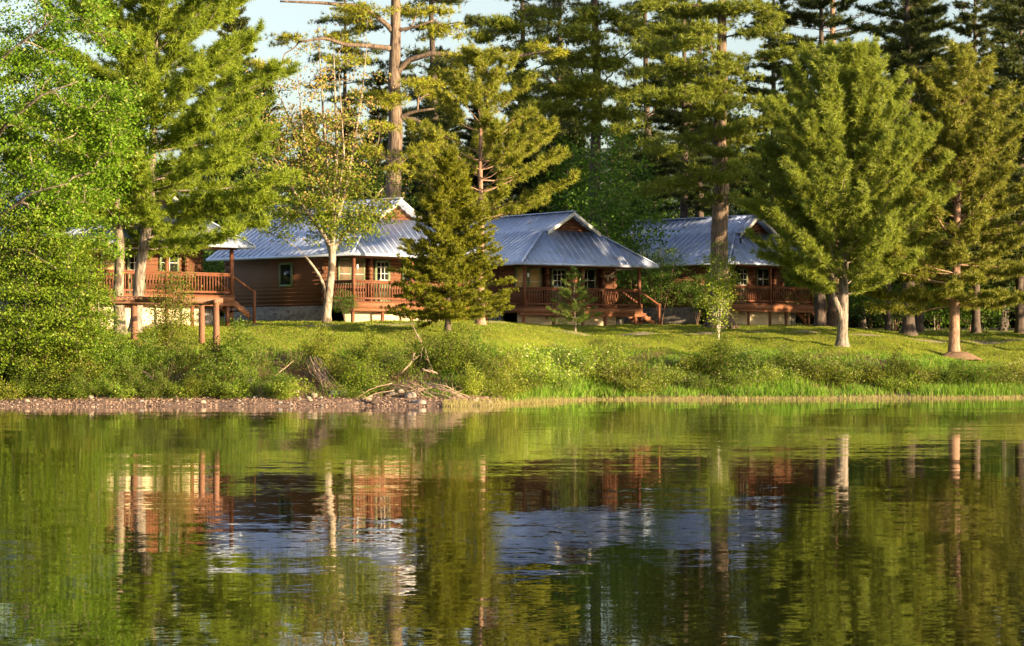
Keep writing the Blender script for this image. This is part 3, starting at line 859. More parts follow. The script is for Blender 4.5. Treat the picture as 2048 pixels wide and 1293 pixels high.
def layered_left():
    rng = np.random.default_rng(21)
    P = []
    for z, r, n in ((.8, 2.6, 90), (1.7, 3.0, 105), (2.6, 3.1, 105), (3.5, 2.9, 95), (4.4, 2.6, 85), (5.3, 2.2, 65), (6.1, 1.8, 45)):
        a = rng.uniform(0, 2 * math.pi, n); q = r * rng.random(n) ** .5
        P.append(np.stack([q * np.cos(a), q * np.sin(a) * .8, z - .16 * q + rng.normal(0, .17, n)], -1))
    return grow(22, [[(0, 0, 0), (.1, 0, 2), (-.1, 0, 4.2), (0, 0, 6.2)]], np.concatenate(P), .006, .115, 60, (.33, .33, .13), .6, 1.0, .5, .12, stem_r=[(.12, .03)])
lay = tree('hemlock_like_tree', layered_left(), 'dark_bark', 'layer_leaf', at(55, 95.7), 'low leafy tree with drooping layered branches at the left water edge')
lay.name = 'layered_tree'
dup(lay, at(128, 98), 2.2, .74, 'smaller layered leafy tree beside the left end of the log beam')

def maple_bank():
    rng = np.random.default_rng(31)
    A = np.concatenate([ell(rng, 130, (-.6, 0, 7.2), (1.9, 1.8, 1.7), .6), ell(rng, 90, (.3, 0, 9.2), (1.6, 1.8, 1.6), .6), ell(rng, 40, (-1.3, -.3, 5.6), (1.2, 1.2, .6), .6)])
    return grow(32, [[(0, 0, 0), (-.08, 0, 1.8), (.02, 0, 3.6), (-.15, 0, 5.2), (-.1, 0, 9)], [(0, 0, 3.0), (-.45, 0, 3.75), (-1.0, .1, 4.3)]], A, .007, .12, 85, (.35, .35, .18), .62, .8, .8, .2, stem_r=[(.27, .06), (.12, .06)])
tree('maple_tree', maple_bank(), 'maple_bark', 'maple_leaf', at(240, 106.3), 'maple with grey mottled trunk standing behind the log frame, left of the golden pine')

bB = at(270, 107.5)
prB = lambda u: 5.1 * (1 - u ** 2.2) * (.7 + .3 * ss(-.15, .2, u)) + .25
tree('white_pine', conifer(41, 21, .24, 3.3, prB, 34, 6, R(-8), R(46), .18, .85, 7.8, dict(k=13, l=.27, w=.046, s=.8, up=.6), .15, .5, .14, s0=.05, path=[(0, 0, 0), (.25, 0, 3), (.6, 0, 5), (.85, 0, 10), (.8, 0, 21)]),
     'pine_bark_grey', 'pineB', bB, 'tall golden-green pine between the left maple and the second cabin, with a pale leaning trunk')

def red_maple():
    rng = np.random.default_rng(51)
    st = [[(0, 0, 0), (.12, 0, 1.2), (.3, 0, 2.8), (.25, 0, 4.6), (.5, 0, 8), (.35, 0, 12.5)], [(.12, 0, 1.2), (-.35, 0, 2.3), (-.9, 0, 3.0)],
          [(.3, 0, 2.9), (-.3, .2, 5), (-1.3, .2, 8.5), (-2.6, 0, 11.5)], [(.27, 0, 3.8), (1.0, -.2, 6.5), (1.6, -.2, 10), (1.9, -.2, 12.8)], [(.26, 0, 4.4), (0, -.4, 8), (-.35, -.4, 13.6)],
          [(.3, 0, 3.3), (1.2, .3, 4.6), (2.6, .3, 6.2)], [(.2, 0, 3.6), (-1.2, -.5, 5.6), (-2.6, -.6, 8.0), (-3.9, -.4, 9.6)], [(.3, -.1, 4.2), (.9, -1, 7.5), (.7, -1.4, 11.2)], [(.2, 0, 5), (-.9, -.8, 8), (-1.3, -.9, 12)]]
    A = [ell(rng, 105, (-.4, 0, 4.9), (3.9, 2.2, 1.2), .5), ell(rng, 80, (-.6, 0, 6.8), (4.5, 2.4, 1.6), .5), ell(rng, 50, (-.8, 0, 9.0), (4.3, 2.0, 1.5), .6)]
    for q in st[2:]:                      # leaves strung along the rising stems
        q = np.array(q); n = 26; f = rng.uniform(.3, 1, n) * (len(q) - 1); i_ = np.minimum(f.astype(int), len(q) - 2); f = f - i_
        p = q[i_] + (q[i_ + 1] - q[i_]) * f[:, None]
        A.append(p + rng.normal(0, 1, p.shape) * [.55, .5, .45])
    A = np.concatenate(A); z = A[:, 2]
    lm = np.clip(1.15 - (z - 5) * .11, .22, 1.1)
    return grow(52, st, A, .0065, .13, 58, (.3, .3, .14), .66, .8, .6, .12, .40, lmul=lm, stem_r=[(.21, .012), (.1, .05), (.11, .014), (.11, .014), (.1, .012), (.08, .018), (.09, .012), (.07, .012), (.07, .012)])
tree('red_maple', red_maple(), 'pale_bark', 'bronze', at(652, 116), 'thin-crowned maple with bronze young leaves and pale forked trunk before the second cabin')

# the big old pine behind the second cabin
bD = at(787, 131)
def LB(base, D, pts, y1):                # a limb drawn through photo columns and rows, swinging y1 metres towards the lake
    return [((px - 1024) * (D + y1 * q / len(pts)) / F - base.x, y1 * q / len(pts), H + (YH - y) * (D + y1 * q / len(pts)) / F - base.z) for q, (px, y) in enumerate(pts)]
LD = [(LB(bD, 131, [(787, 98), (740, 92), (690, 90), (650, 76), (600, 84)], -1.4), .15), (LB(bD, 131, [(787, 62), (750, 30), (715, 12), (640, 6), (560, 3)], -1.2), .14),
      (LB(bD, 131, [(790, 150), (815, 122), (860, 108), (930, 112), (1000, 118), (1090, 104)], -1.6), .17), (LB(bD, 131, [(790, 240), (825, 224), (868, 218)], -1.2), .13),
      (LB(bD, 131, [(792, 235), (830, 238), (880, 268)], -.8), .10), (LB(bD, 131, [(785, 222), (755, 205), (725, 185)], -1.0), .11), (LB(bD, 131, [(790, 62), (830, 55), (870, 40)], -1.0), .11)]
PD = [(590, 78, 50), (655, 70, 45), (545, 125, 40), (700, 120, 40), (830, 165, 50), (862, 186, 45), (790, 200, 35), (745, 190, 35), (862, 295, 45), (730, 300, 40), (805, 335, 35), (880, 60, 50), (840, 20, 60), (740, 15, 60),
      (690, 40, 30), (930, 110, 50), (1000, 108, 45), (1080, 100, 40), (900, 140, 30), (765, 250, 30), (780, -60, 90), (720, -110, 80), (850, -120, 80), (790, -200, 60)]
tree('white_pine', plate_pine(61, 27, .56, [(0, 0, 0), (.05, 0, 8), (.1, 0, 13), (.18, 0, 27)], px_plates(bD, 131, PD, 62), dict(k=11, l=.26, w=.044, s=.7, up=.7), 20, limbs=LD),
     'pine_bark', 'pineD', bD, 'huge old pine with thick sunlit trunk and heavy limbs behind the second cabin')

# young pine over the roof of the third cabin
bE = at(961, 115.5)
prE = lambda u: (4.4 * (1 - u) ** .85 + .3) * (.5 + .5 * ss(-.1, .12, u))
tree('red_pine', conifer(71, 12.4, .19, 4.6, prE, 14, 5, R(4), R(40), .16, .62, 5.8, dict(k=16, l=.24, w=.044, s=.7, up=.7), .15, .5, .12, jit=.35, s0=.34),
     'red_bark', 'pineE', bE, 'open-branched young pine whose limbs hang over the third cabin roof')

bF = at(895, 108.6)
prF = lambda u: 2.45 * (1 - u) ** .9 + .12
tree('spruce_tree', conifer(81, 7.9, .12, .55, prF, 40, 8, R(-6), R(42), .1, .42, 8.5, dict(k=10, l=.13, w=.036, s=.7, up=.25), .085, .2, .06, s0=.08),
     'dark_bark', 'spruceF', bF, 'olive green cone-shaped spruce between the second and third cabins')

bG = at(1150, 124.2)
prG = lambda u: 1.25 * (1 - u) ** .9 + .06
tree('young_fir', conifer(91, 3.2, .045, .35, prG, 11, 5, R(8), R(35), .06, .32, 9, dict(k=8, l=.10, w=.03, s=.6, up=.15), .08, .05, .05, s0=.15, kside=6),
     'maple_bark', 'firG', bG, 'small young fir with tiered pale branches on the lawn before the third porch')

bH = at(1440, 131.5)
PH = [(1303, 192, 60), (1407, 185, 75), (1490, 195, 42), (1456, 258, 62), (1310, 292, 62), (1365, 275, 45), (1470, 272, 50), (1326, 362, 72), (1400, 345, 50), (1490, 322, 40), (1531, 62, 45), (1580, 98, 52), (1375, 78, 60), (1330, 60, 50),
      (1440, 130, 62), (1500, 120, 45), (1340, 130, 50), (1290, 100, 40), (1420, 20, 70), (1500, 10, 60), (1330, 10, 60), (1400, 230, 45), (1440, 395, 40), (1560, 40, 40), (1380, 160, 50), (1270, 250, 40), (1520, 240, 35),
      (1440, -60, 90), (1400, -120, 80), (1480, -130, 70), (1440, -200, 60)]
FH = [(1430, 60, 45), (1452, 112, 40), (1440, 165, 45), (1425, 217, 50), (1450, 257, 45), (1438, 300, 45), (1440, 342, 42), (1450, 10, 50)]
tree('white_pine', plate_pine(101, 27, .53, [(0, 0, 0), (.05, 0, 9), (.15, 0, 14), (.3, 0, 28)], px_plates(bH, 131.5, PH + FH, 102, front=FH), dict(k=12, l=.27, w=.048, s=.7, up=.7), 22),
     'pine_bark', 'pineH', bH, 'tall pine with thick dark lower trunk and flat tiers of needles before the fourth cabin')

bI = at(1188, 147)
PI_ = [(1000, 45, 50), (950, 70, 40), (1060, 30, 60), (1130, 60, 60), (1200, 30, 60), (1260, 60, 50), (1310, 40, 40), (1080, 100, 55), (1150, 115, 60), (1230, 120, 55), (1300, 140, 50), (1060, 150, 45), (1130, 170, 62), (1210, 175, 60),
      (1280, 182, 50), (1100, 208, 50), (1180, 218, 60), (1330, 90, 40), (1040, 190, 40), (1250, 225, 45), (1180, -50, 120), (1100, -90, 80), (1260, -100, 80), (1180, -170, 80)]
FI = [(1188, 22, 45), (1196, 100, 45), (1178, 156, 45), (1192, 206, 45), (1196, 256, 40), (1180, 72, 40), (1192, 130, 45), (1183, 182, 45), (1192, 232, 42)]
tree('white_pine', plate_pine(111, 28, .46, [(0, 0, 0), (.1, 0, 14), (-.1, 0, 31)], px_plates(bI, 147, PI_ + FI, 112, 3.2, FI), dict(k=12, l=.28, w=.052, s=.7, up=.7), 22),
     'dark_bark', 'pineH', bI, 'tall pine behind the third cabin with broad tiers against the sky')

# dense pine right of centre
bK = at(1684, 119.2)
prK = lambda u: 5.3 * (1 - u) ** .56 * (.62 + .38 * ss(-.06, .2, u)) + .12
tK = conifer(121, 13.4, .25, 2.3, prK, 33, 7, R(12), R(58), .24, .62, 11, dict(k=12, l=.26, w=.044, s=.8, up=.8), .13, .5, .12, jit=.28, s0=.12, limb=.006, path=[(0, 0, 0), (.06, 0, 1.6), (.1, 0, 4), (.3, 0, 14)])
tK[0].tube([(.03, -.05, 1.0), (-.14, -.12, 1.7), (-.42, -.1, 2.4), (-.5, 0, 3.6), (-.55, .1, 6)], [.16, .15, .13, .10, .05], 9)
tree('white_pine', tK, 'pine_bark_grey', 'pineK', bK, 'dense cone-shaped blue-green pine with a short forked pale trunk on the right lawn')

bL = at(1908, 122)
prL = lambda u: 5.3 * (1 - u ** 1.7) * (.6 + .4 * ss(-.05, .15, u)) + .2
tL = tree('red_pine', conifer(131, 15.0, .27, 2.3, prL, 26, 6, R(-6), R(45), .14, .6, 9.5, dict(k=14, l=.25, w=.044, s=.75, up=.7), .14, .5, .2, jit=.45, s0=.12, path=[(0, 0, 0), (.02, 0, 2), (.12, 0, 5), (.3, 0, 15)]),
     'red_bark', 'pineL', bL, 'full pine with reddish trunk and dead twiggy lower limbs near the right edge')

def sapling(seed, h, r, n, stems=1, leaf=.085, nl=26, spread=.35, z0=.25):
    rng = np.random.default_rng(seed)
    A = ell(rng, n, (0, 0, h * (z0 + (1 - z0) / 2)), (r, r, h * (1 - z0) / 2), .6)
    st = []
    for q in range(stems):
        a = rng.uniform(0, 6.28); d = spread * (q > 0) * r
        st.append([(0, 0, 0), (d * .3 * math.cos(a), d * .3 * math.sin(a), h * .3), (d * math.cos(a), d * math.sin(a), h * .92)])
    return grow(seed + 1, st, A, .0045, leaf, nl, (.2, .2, .12), .65, .7, 1.0, .05, .42)
tree('birch_sapling', sapling(141, 4.9, .95, 120, 3, .095, 36, .5, .1), 'birch_bark', 'sap_leaf', at(1437, 120.5), 'slender pale-stemmed birch sapling standing before the thick dark trunk')
s_ = tree('leafy_sapling', sapling(143, 4.6, 1.9, 150, 4, .10, 30, .6, .2), 'twig', 'forest_leaf', at(1322, 139), 'leafy multi-stemmed sapling between the third and fourth cabins')
dup(s_, at(1262, 143.5), 1.7, 1.12, 'taller leafy sapling hiding the back roof edge of the fourth cabin')
dup(s_, at(1230, 147.5), 2.7, 1.0, 'leafy sapling behind the right eave of the third cabin')
dup(s_, at(1395, 136.5), 4.0, .62, 'low leafy bush at the shaded side wall of the fourth cabin')
dup(s_, at(690, 116.4), 1.0, .34, 'small leafy sprout beside the pale forked trunk at the second porch corner')

# ------------------------------------------------------------------ trees of the wood behind
def spruce_proto(seed, h, rad, leafm, drop=.12, tw=.6, den=6, wd=.055, r0=.24, cbf=.12, nwf=2.3):
    return conifer(seed, h, r0, h * cbf, lambda u: rad * (1 - u) ** .8 * (.75 + .25 * math.sin(u * 31)) + .15, int(h * nwf), 6, R(-14), R(30), .06, tw, den,
                   dict(k=9, l=.22, w=wd * 1.3, s=.7, up=.1), .14, .12, drop, jit=.4, s0=.08, twigs=False, kside=7)
lab = 'dark spruce in the shaded wood behind the cabins'
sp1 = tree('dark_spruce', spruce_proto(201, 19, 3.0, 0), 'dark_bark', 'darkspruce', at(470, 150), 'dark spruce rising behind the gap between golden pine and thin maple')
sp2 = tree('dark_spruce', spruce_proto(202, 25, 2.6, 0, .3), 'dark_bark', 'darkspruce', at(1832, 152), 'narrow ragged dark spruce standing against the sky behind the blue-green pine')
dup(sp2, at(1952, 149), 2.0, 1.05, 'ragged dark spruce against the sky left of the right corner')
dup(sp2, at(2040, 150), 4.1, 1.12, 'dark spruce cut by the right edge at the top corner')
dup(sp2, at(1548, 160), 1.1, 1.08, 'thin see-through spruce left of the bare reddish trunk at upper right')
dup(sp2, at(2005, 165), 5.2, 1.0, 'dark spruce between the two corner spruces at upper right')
# bare-limbed pine and dark pines against the sky
pn = conifer(211, 29, .36, 12, lambda u: 4.0 * (1 - .5 * u), 16, 4, R(5), R(20), .05, .8, 1.6, dict(k=7, l=.2, w=.04, s=.6, up=.3), .2, .2, .25, jit=.5, s0=.6)
tree('bare_pine', pn, 'red_bark', 'darkpine', at(1668, 152), 'reddish bare trunk with thin dead limbs above the blue-green pine')
rp_ = random.Random(222); PR_ = []
for q in range(34):
    z_ = 9 + 20 * (q / 34) + rp_.uniform(-.6, .6); a_ = q * 2.4 + rp_.uniform(-.6, .6); d_ = rp_.uniform(.5, 4.6) * (1 - .55 * (z_ - 9) / 20)
    PR_.append((d_ * math.cos(a_), d_ * math.sin(a_), z_, rp_.uniform(1.0, 2.1) * (1.1 - .4 * q / 34), rp_.uniform(.9, 1.6)))
dp = plate_pine(221, 29.5, .36, [(0, 0, 0), (.2, 0, 12), (-.1, 0, 30)], PR_, dict(k=10, l=.30, w=.06, s=.7, up=.7), 18, 5)
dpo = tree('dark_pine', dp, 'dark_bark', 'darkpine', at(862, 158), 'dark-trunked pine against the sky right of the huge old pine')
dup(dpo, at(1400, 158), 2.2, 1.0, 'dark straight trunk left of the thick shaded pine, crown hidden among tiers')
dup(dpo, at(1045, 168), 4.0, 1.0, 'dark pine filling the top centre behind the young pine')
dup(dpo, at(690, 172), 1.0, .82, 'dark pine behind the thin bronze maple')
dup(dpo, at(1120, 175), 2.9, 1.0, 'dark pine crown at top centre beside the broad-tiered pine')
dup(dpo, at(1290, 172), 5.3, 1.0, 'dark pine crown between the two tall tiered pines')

def broad(seed, h, r, n, leaf, nl, sig):
    rng = np.random.default_rng(seed)
    A = np.concatenate([ell(rng, n, (0, 0, h * .62), (r, r, h * .36), .5), ell(rng, n // 2, (r * .3, 0, h * .4), (r * 1.0, r, h * .26), .5), ell(rng, n // 3, (-r * .3, 0, h * .25), (r * .9, r, h * .2), .6)])
    return grow(seed + 1, [[(0, 0, 0), (.1, 0, h * .3), (-.1, .1, h * .6), (0, 0, h * .9)]], A, .007, leaf, nl, sig, .7, .6, .8, .2, .45)
bl1 = tree('forest_broadleaf', broad(231, 11.5, 2.9, 120, .19, 34, (.5, .5, .3)), 'maple_bark', 'mid_leaf', at(1215, 143.5), 'mid green leafy tree above the ridge of the third cabin')
bl2 = tree('forest_broadleaf', broad(235, 14, 2.6, 110, .19, 34, (.5, .5, .3)), 'maple_bark', 'forest_leaf', at(500, 146), 'dark leafy tree against the sky between golden pine and thin maple')
bl2.scale = (1, 1, 1.08)
dup(bl1, at(1135, 166), 2.0, 1.05, 'mid green leafy tree left of the third cabin ridge, beside the young pine')
dup(bl1, at(1275, 158), 4.0, .92, 'mid green leafy tree above the left end of the fourth cabin roof')
dup(bl2, at(1520, 165), 1.0, 1.15, 'leafy dark crown below the sky gap right of the thick shaded pine')
for q, (px, D_, z_) in enumerate(((880, 168, .95), (960, 172, .9), (1040, 166, .92), (1130, 178, 1.0), (760, 165, .85))):
    dup(sp1, at(px, D_), q * 1.1, z_, 'dark spruce behind the old pines at top centre', 'spruces behind the old pines')
rb = random.Random(5)
gS, gB, gU = 'spruces in the wood behind', 'leafy trees in the wood behind', 'undergrowth bushes in the wood'
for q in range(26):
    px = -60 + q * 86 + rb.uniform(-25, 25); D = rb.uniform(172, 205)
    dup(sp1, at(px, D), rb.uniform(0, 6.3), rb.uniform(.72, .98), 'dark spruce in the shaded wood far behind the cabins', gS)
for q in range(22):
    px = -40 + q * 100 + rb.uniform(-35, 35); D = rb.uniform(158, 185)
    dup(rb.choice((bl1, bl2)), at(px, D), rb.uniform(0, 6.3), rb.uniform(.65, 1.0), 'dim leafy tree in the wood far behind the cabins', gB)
us = tree('undergrowth_bush', grow(240, [[(0, 0, 0), (0, 0, 2.5)], [(0, 0, 0), (.5, .2, 2)]], ell(np.random.default_rng(241), 70, (0, 0, 1.7), (1.7, 1.5, 1.6), .5), .006, .15, 26, (.4, .4, .28), .65, .6, .8, .05),
          'twig', 'forest_leaf', at(1790, 150), 'dim leafy bush in the undergrowth behind the lawn', group=gU)
us['category'] = 'bush'
for q in range(34):
    px = 380 + q * 52 + rb.uniform(-20, 20) if q < 30 else 1700 + q * 8
    D = rb.uniform(150, 166) if px > 900 else rb.uniform(134, 150)
    dup(us, at(px, D), rb.uniform(0, 6.3), rb.uniform(.8, 1.5), 'dim leafy bush in the undergrowth behind the lawn', gU)
# trunks seen in the shade at right
trk = conifer(251, 24, .33, 7.5, lambda u: 3.6 * (1 - .7 * u), 26, 6, R(-10), R(25), .06, .8, 5.5, dict(k=11, l=.26, w=.055, s=.7, up=.3), .16, .18, .08, twigs=False, s0=.12)
tko = tree('shade_pine', trk, 'dark_bark', 'darkpine', at(1817, 133), 'dark grey trunk standing in shade between the two right-hand pines')
dup(tko, at(1838, 141), 1, .8, 'thinner grey trunk just behind the shaded one at right')
dup(tko, at(1776, 146), 2.5, .62, 'slim brownish trunk in the shade right of the blue-green pine')
dup(tko, at(1640, 138), 3.5, .95, 'stout trunk half hidden behind the right end of the fourth porch')
dup(tko, at(1368, 152), 4.5, .95, 'slender trunk in the wood between the third and fourth cabin roofs')
dup(tko, at(2070, 128), 5.5, .95, 'shaded pine partly cut by the right edge behind the red pine')
for q, (x, y) in enumerate(((38, 137), (43, 134), (47, 140), (41, 146), (53, 137))):
    dup(sp1, (x, y, float(ground(x, y))), q * 1.3, .8, 'dark spruce of the wood beyond the right edge', 'pines beyond the right edge')
for q, (x, y) in enumerate(((33.5, 129), (36.5, 133))):
    dup(tL, (x, y, float(ground(x, y))), q + 1.3, .92, 'red pine just beyond the right edge', 'pines beyond the right edge')

# ------------------------------------------------------------------ shrubs along the bank
def shrub(seed, h, r, n, leaf, nl, sig, ns=6, asp=.6, upf=.7):
    rng = np.random.default_rng(seed)
    A = ell(rng, n, (0, 0, h * .52), (r, r, h * .47), .45)
    an_ = np.arctan2(A[:, 1], A[:, 0]); f_ = 1 + .32 * np.sin(3 * an_ + seed) + .18 * np.sin(5 * an_ + seed * 2)
    A[:, :2] *= f_[:, None]; A[:, 2] *= 1 + .24 * np.sin(2 * an_ + seed * 3) + .12 * np.sin(7 * an_)
    A[:, 2] = np.maximum(A[:, 2], .08)
    st = []
    for q in range(ns):
        a = q * 2.4 + rng.normal(0, .3); d = r * rng.uniform(.25, .7)
        st.append([(0, 0, 0), (d * .45 * math.cos(a), d * .45 * math.sin(a), h * .4), (d * math.cos(a), d * math.sin(a), h * rng.uniform(.75, 1.02))])
    return grow(seed + 1, st, A, .0035, leaf, nl, sig, asp, upf, .9, .03, .42, 4)
PR = {}
def proto(key, name, trcr, leafm):
    a, b = trcr
    PR[key] = (name, a.data('trunk', M['twig']), b.data('crown', M[leafm]))
proto('a', 'bank_shrub', shrub(301, 1.7, 1.0, 105, .085, 40, (.16, .16, .12)), 'shrubA')
proto('b', 'bank_shrub', shrub(305, 1.5, 1.15, 110, .08, 40, (.16, .16, .12)), 'shrubB')
proto('c', 'willow_shrub', shrub(309, .92, .95, 100, .085, 38, (.14, .14, .12), 9, .38, .2), 'shrubC')
proto('d', 'tall_shrub', shrub(313, 3.2, 1.05, 140, .085, 36, (.18, .18, .15), 6), 'shrubA')
proto('e', 'twiggy_shrub', shrub(317, 1.6, .95, 60, .075, 17, (.13, .13, .1), 12), 'shrubB')
proto('f', 'low_shrub', shrub(321, .75, 1.0, 80, .075, 34, (.14, .14, .09), 7), 'shrubA')
rs = random.Random(9)
def put(key, px, s, sc, label, szf=1.0, group=None):
    name, td, cd_ = PR[key]
    D = shore((px - 1024) * 100 / F) + s
    D = shore((px - 1024) * D / F) + s
    e = empty(name, at(px, D) - Vector((0, 0, .04)), rs.uniform(0, 6.3), label, 'shrub', group)
    k_ = rs.uniform(.9, 1.1)
    e.rotation_euler = (rs.uniform(-.14, .14), rs.uniform(-.14, .14), rs.uniform(0, 6.3))
    e.scale = (sc * k_, sc / k_, sc * szf * rs.uniform(.8, 1.18))
    for nm, d_ in (('trunk', td), ('crown', cd_)):
        o = bpy.data.objects.new('stems' if nm == 'trunk' else 'foliage', d_); COL.objects.link(o); o.parent = e
    return e
ROWS = [
 ('d', 332, 7.5, 1.02, 'tall leafy shrub growing through the log frame left of its two close posts', 1),
 ('a', 10, 4.4, 1.2, 'leafy shrub in the lower left corner of the bank', 1), ('b', 75, 3.4, 1.1, 'leafy shrub above the beach second from the left edge', 1),
 ('a', 130, 4.2, 0.85, 'shrub below the left end of the log frame beam', 1), ('b', 175, 3.0, 1.0, 'low bright shrub at the beach below the leftmost log post', 1),
 ('a', 215, 4.6, 0.78, 'shrub under the rope of the log frame', 1), ('b', 250, 3.2, 0.70, 'shrub at the beach under the maple trunk', 1),
 ('a', 292, 4.6, 0.78, 'shrub under the tall shrub of the log frame, its left side', 1), ('e', 330, 3.2, .9, 'twiggy shrub on the bank above the fallen log', 1),
 ('a', 372, 5.0, 0.74, 'shrub at the feet of the two close log posts, their left side', 1), ('b', 402, 3.1, 0.68, 'shrub above the beach below the two close log posts', 1),
 ('a', 468, 5.6, 1.05, 'bright shrub right of the rightmost log post', 1.1), ('b', 452, 3.6, .9, 'reddish tinged shrub left of the first root tangle', 1),
 ('e', 520, 4.4, 0.72, 'sparse twiggy shrub above the first root tangle', 1), ('b', 560, 3.4, 0.61, 'low shrub between the first root tangle and the brush heap', 1),
 ('e', 590, 5.2, 0.68, 'thin shrub at the lawn edge below the dark cabin wall', 1), ('a', 640, 5.8, 0.68, 'leafy shrub at the lawn edge below the forked maple trunk', 1.1),
 ('b', 690, 4.0, 0.72, 'dark green shrub right of the brush heap', 1), ('a', 730, 2.9, .8, 'small bright shrub hanging over the pale boulder', 1),
 ('a', 742, 5.6, 0.72, 'shrub at the lawn edge below the second porch', 1), ('b', 790, 4.9, 0.72, 'shrub above the driftwood pile, its left end', 1),
 ('e', 836, 5.7, 1.0, 'twiggy tall shrub with bare crossed stems above the driftwood', 1.1), ('a', 880, 5.2, .88, 'full shrub above the right half of the driftwood', 1.1),
 ('a', 925, 5.4, .92, 'tallest round shrub below the olive spruce', 1.1), ('b', 955, 4.0, .85, 'bright shrub at the right end of the driftwood pile', 1),
 ('f', 1000, 3.4, 1.0, 'low bright ground shrub where the beach ends', 1), ('a', 1025, 6.0, .65, 'short shrub left of the willow clump below the third porch', 1),
 ('c', 1075, 5.0, 1.15, 'willow shrub below the left post of the third porch', 1), ('c', 1120, 6.4, 1.32, 'willow shrub below the young fir, left of it', 1.05),
 ('c', 1105, 3.2, .9, 'low willow shrub at the waterside below the young fir', 1), ('c', 1160, 5.0, 1.32, 'broad willow shrub directly below the young fir', 1),
 ('c', 1205, 5.8, 1.26, 'pale-tipped willow shrub below the third porch railing', 1), ('c', 1240, 4.0, 1.15, 'willow shrub below the third porch steps', 1),
 ('c', 1290, 3.4, .9, 'small round willow shrub between the third cabin and the birch sapling', 1), ('c', 1335, 3.8, .95, 'feathery willow shrub left of the birch sapling', 1),
 ('f', 1275, 1.9, .9, 'low shrub at the waterline below the third porch steps', 1), ('a', 1395, 5.4, .8, 'shrub at the lawn edge left of the birch sapling foot', 1),
 ('a', 1440, 8.4, .7, 'shrub round the foot of the birch sapling', 1), ('b', 1432, 4.8, 1.0, 'large shrub below the birch sapling', 1.05),
 ('c', 1400, 3.0, .95, 'waterside willow shrub below the birch sapling, left', 1), ('c', 1470, 3.4, 1.0, 'waterside willow shrub below the birch sapling, right', 1),
 ('c', 1500, 5.6, 1.15, 'flowering willow shrub below the fourth porch', 1), ('c', 1545, 4.2, 1.05, 'flowering willow shrub left of the blue-green pine trunk, nearer the water', 1),
 ('c', 1580, 6.0, 1.1, 'flowering willow shrub at the lawn edge left of the blue-green pine', 1), ('c', 1625, 4.6, 1.05, 'flowering willow shrub just left below the blue-green pine trunk', 1),
 ('f', 1668, 4.2, 1.2, 'low shrub below the blue-green pine trunk', 1), ('c', 1700, 5.6, .9, 'low willow shrub right of the blue-green pine foot', 1),
 ('f', 1745, 4.4, 1.2, 'low shrub right of the pale rocks in the grass', 1), ('b', 1800, 4.4, .8, 'dark low shrub between the two right pines', 1),
 ('c', 1850, 4.2, .95, 'pale flowering shrub left of the red pine foot', 1), ('b', 1900, 3.6, .85, 'rounded dark shrub below the red pine foot', 1),
 ('b', 1945, 3.6, .9, 'rounded dark shrub right of the red pine foot', 1), ('c', 1990, 4.6, 1.0, 'bright leafy shrub second from the right edge of the bank', 1.1),
 ('c', 2035, 4.8, 1.1, 'bright leafy shrub at the right edge of the bank', 1.1), ('f', 1795, 2.6, .9, 'low ground shrub near the water between the right pines', 1),
]
for k_, px, s, sc, lb, zf in ROWS:
    if px > 960: s, sc = s * .78, sc * .95
    elif px > 440: s, sc = s * .92, sc * 1.0
    put(k_, px, s, sc, lb, zf)
for q, px in enumerate((12, 48, 92, 118, 160, 205, 238, 270, 318, 352, 388, 425, 455, 488, 545, 575)):
    put('fab'[q % 3], px, 1.9 + .5 * math.sin(q * 2.3) ** 2, (.85, .5, .5)[q % 3], 'low shrub leaning out over the gravel of the left bank', 1, 'low shrubs over the left gravel')
for px, s, k_, sc, lb in ((700, 2.3, 'f', .7, 'low shrub right behind the largest pale boulder'), (755, 2.6, 'f', .7, 'low shrub between the largest boulder and the driftwood pile'),                           (940, 2.4, 'a', .55, 'small shrub at the waterside right of the driftwood'), (970, 2.5, 'f', .9, 'low shrub on the beach corner where the reeds begin'), (985, 4.0, 'c', 1.0, 'pale shrub on the bank corner right of the driftwood'),
                          (1045, 3.0, 'f', .9, 'low shrub at the water left of the willow clump'), (1010, 2.0, 'f', .8, 'ground-hugging shrub at the first reeds'), (960, 5.4, 'b', .8, 'dark shrub at the lawn edge below the young pine trunk')):
    put(k_, px, s, sc, lb)

# ------------------------------------------------------------------ grasses
def blades(name, P, hgt, wd, lean, mat, seed):
    rng = np.random.default_rng(seed); n = len(P)
    a = rng.uniform(0, 2 * math.pi, n); sd_ = np.stack([np.cos(a), np.sin(a), np.zeros(n)], -1) * wd * .5
    h_ = hgt * rng.uniform(.55, 1.2, (n, 1)) if np.isscalar(hgt) else hgt[:, None] * rng.uniform(.55, 1.2, (n, 1))
    ln = np.concatenate([rng.normal(0, lean, (n, 2)), np.ones((n, 1))], 1)
    V = np.stack([P - sd_, P + sd_, P + ln * h_ * .6 - sd_ * .6, P + ln * h_ * .6 + sd_ * .6, P + ln * h_ * [1.5, 1.5, 1.0]], 1).reshape(-1, 3)
    b = np.arange(n)[:, None] * 5
    return mesh_obj(name, V, (b + np.array([[0, 1, 3, 2]])), (b + np.array([[2, 3, 4]])), mat)
rng = np.random.default_rng(77)
def scatter(n, x0, x1, s0, s1):
    x = rng.uniform(x0, x1, n); s = rng.uniform(s0, s1, n); y = shore(x) + s
    return np.stack([x, y, ground(x, y)], -1), s
P, s = scatter(66000, -3.2, 26, .3, 9.3)
kk = (P[:, 0] > -.2) | (s > 2.2)
P, s = P[kk], s[kk]
clump = np.sin(P[:, 0] * 1.9 + 1) * np.sin(P[:, 1] * 1.3) * .5 + np.sin(P[:, 0] * .7) * .5
keep = rng.random(len(P)) < .5 + .45 * clump
P, s, clump = P[keep], s[keep], clump[keep]
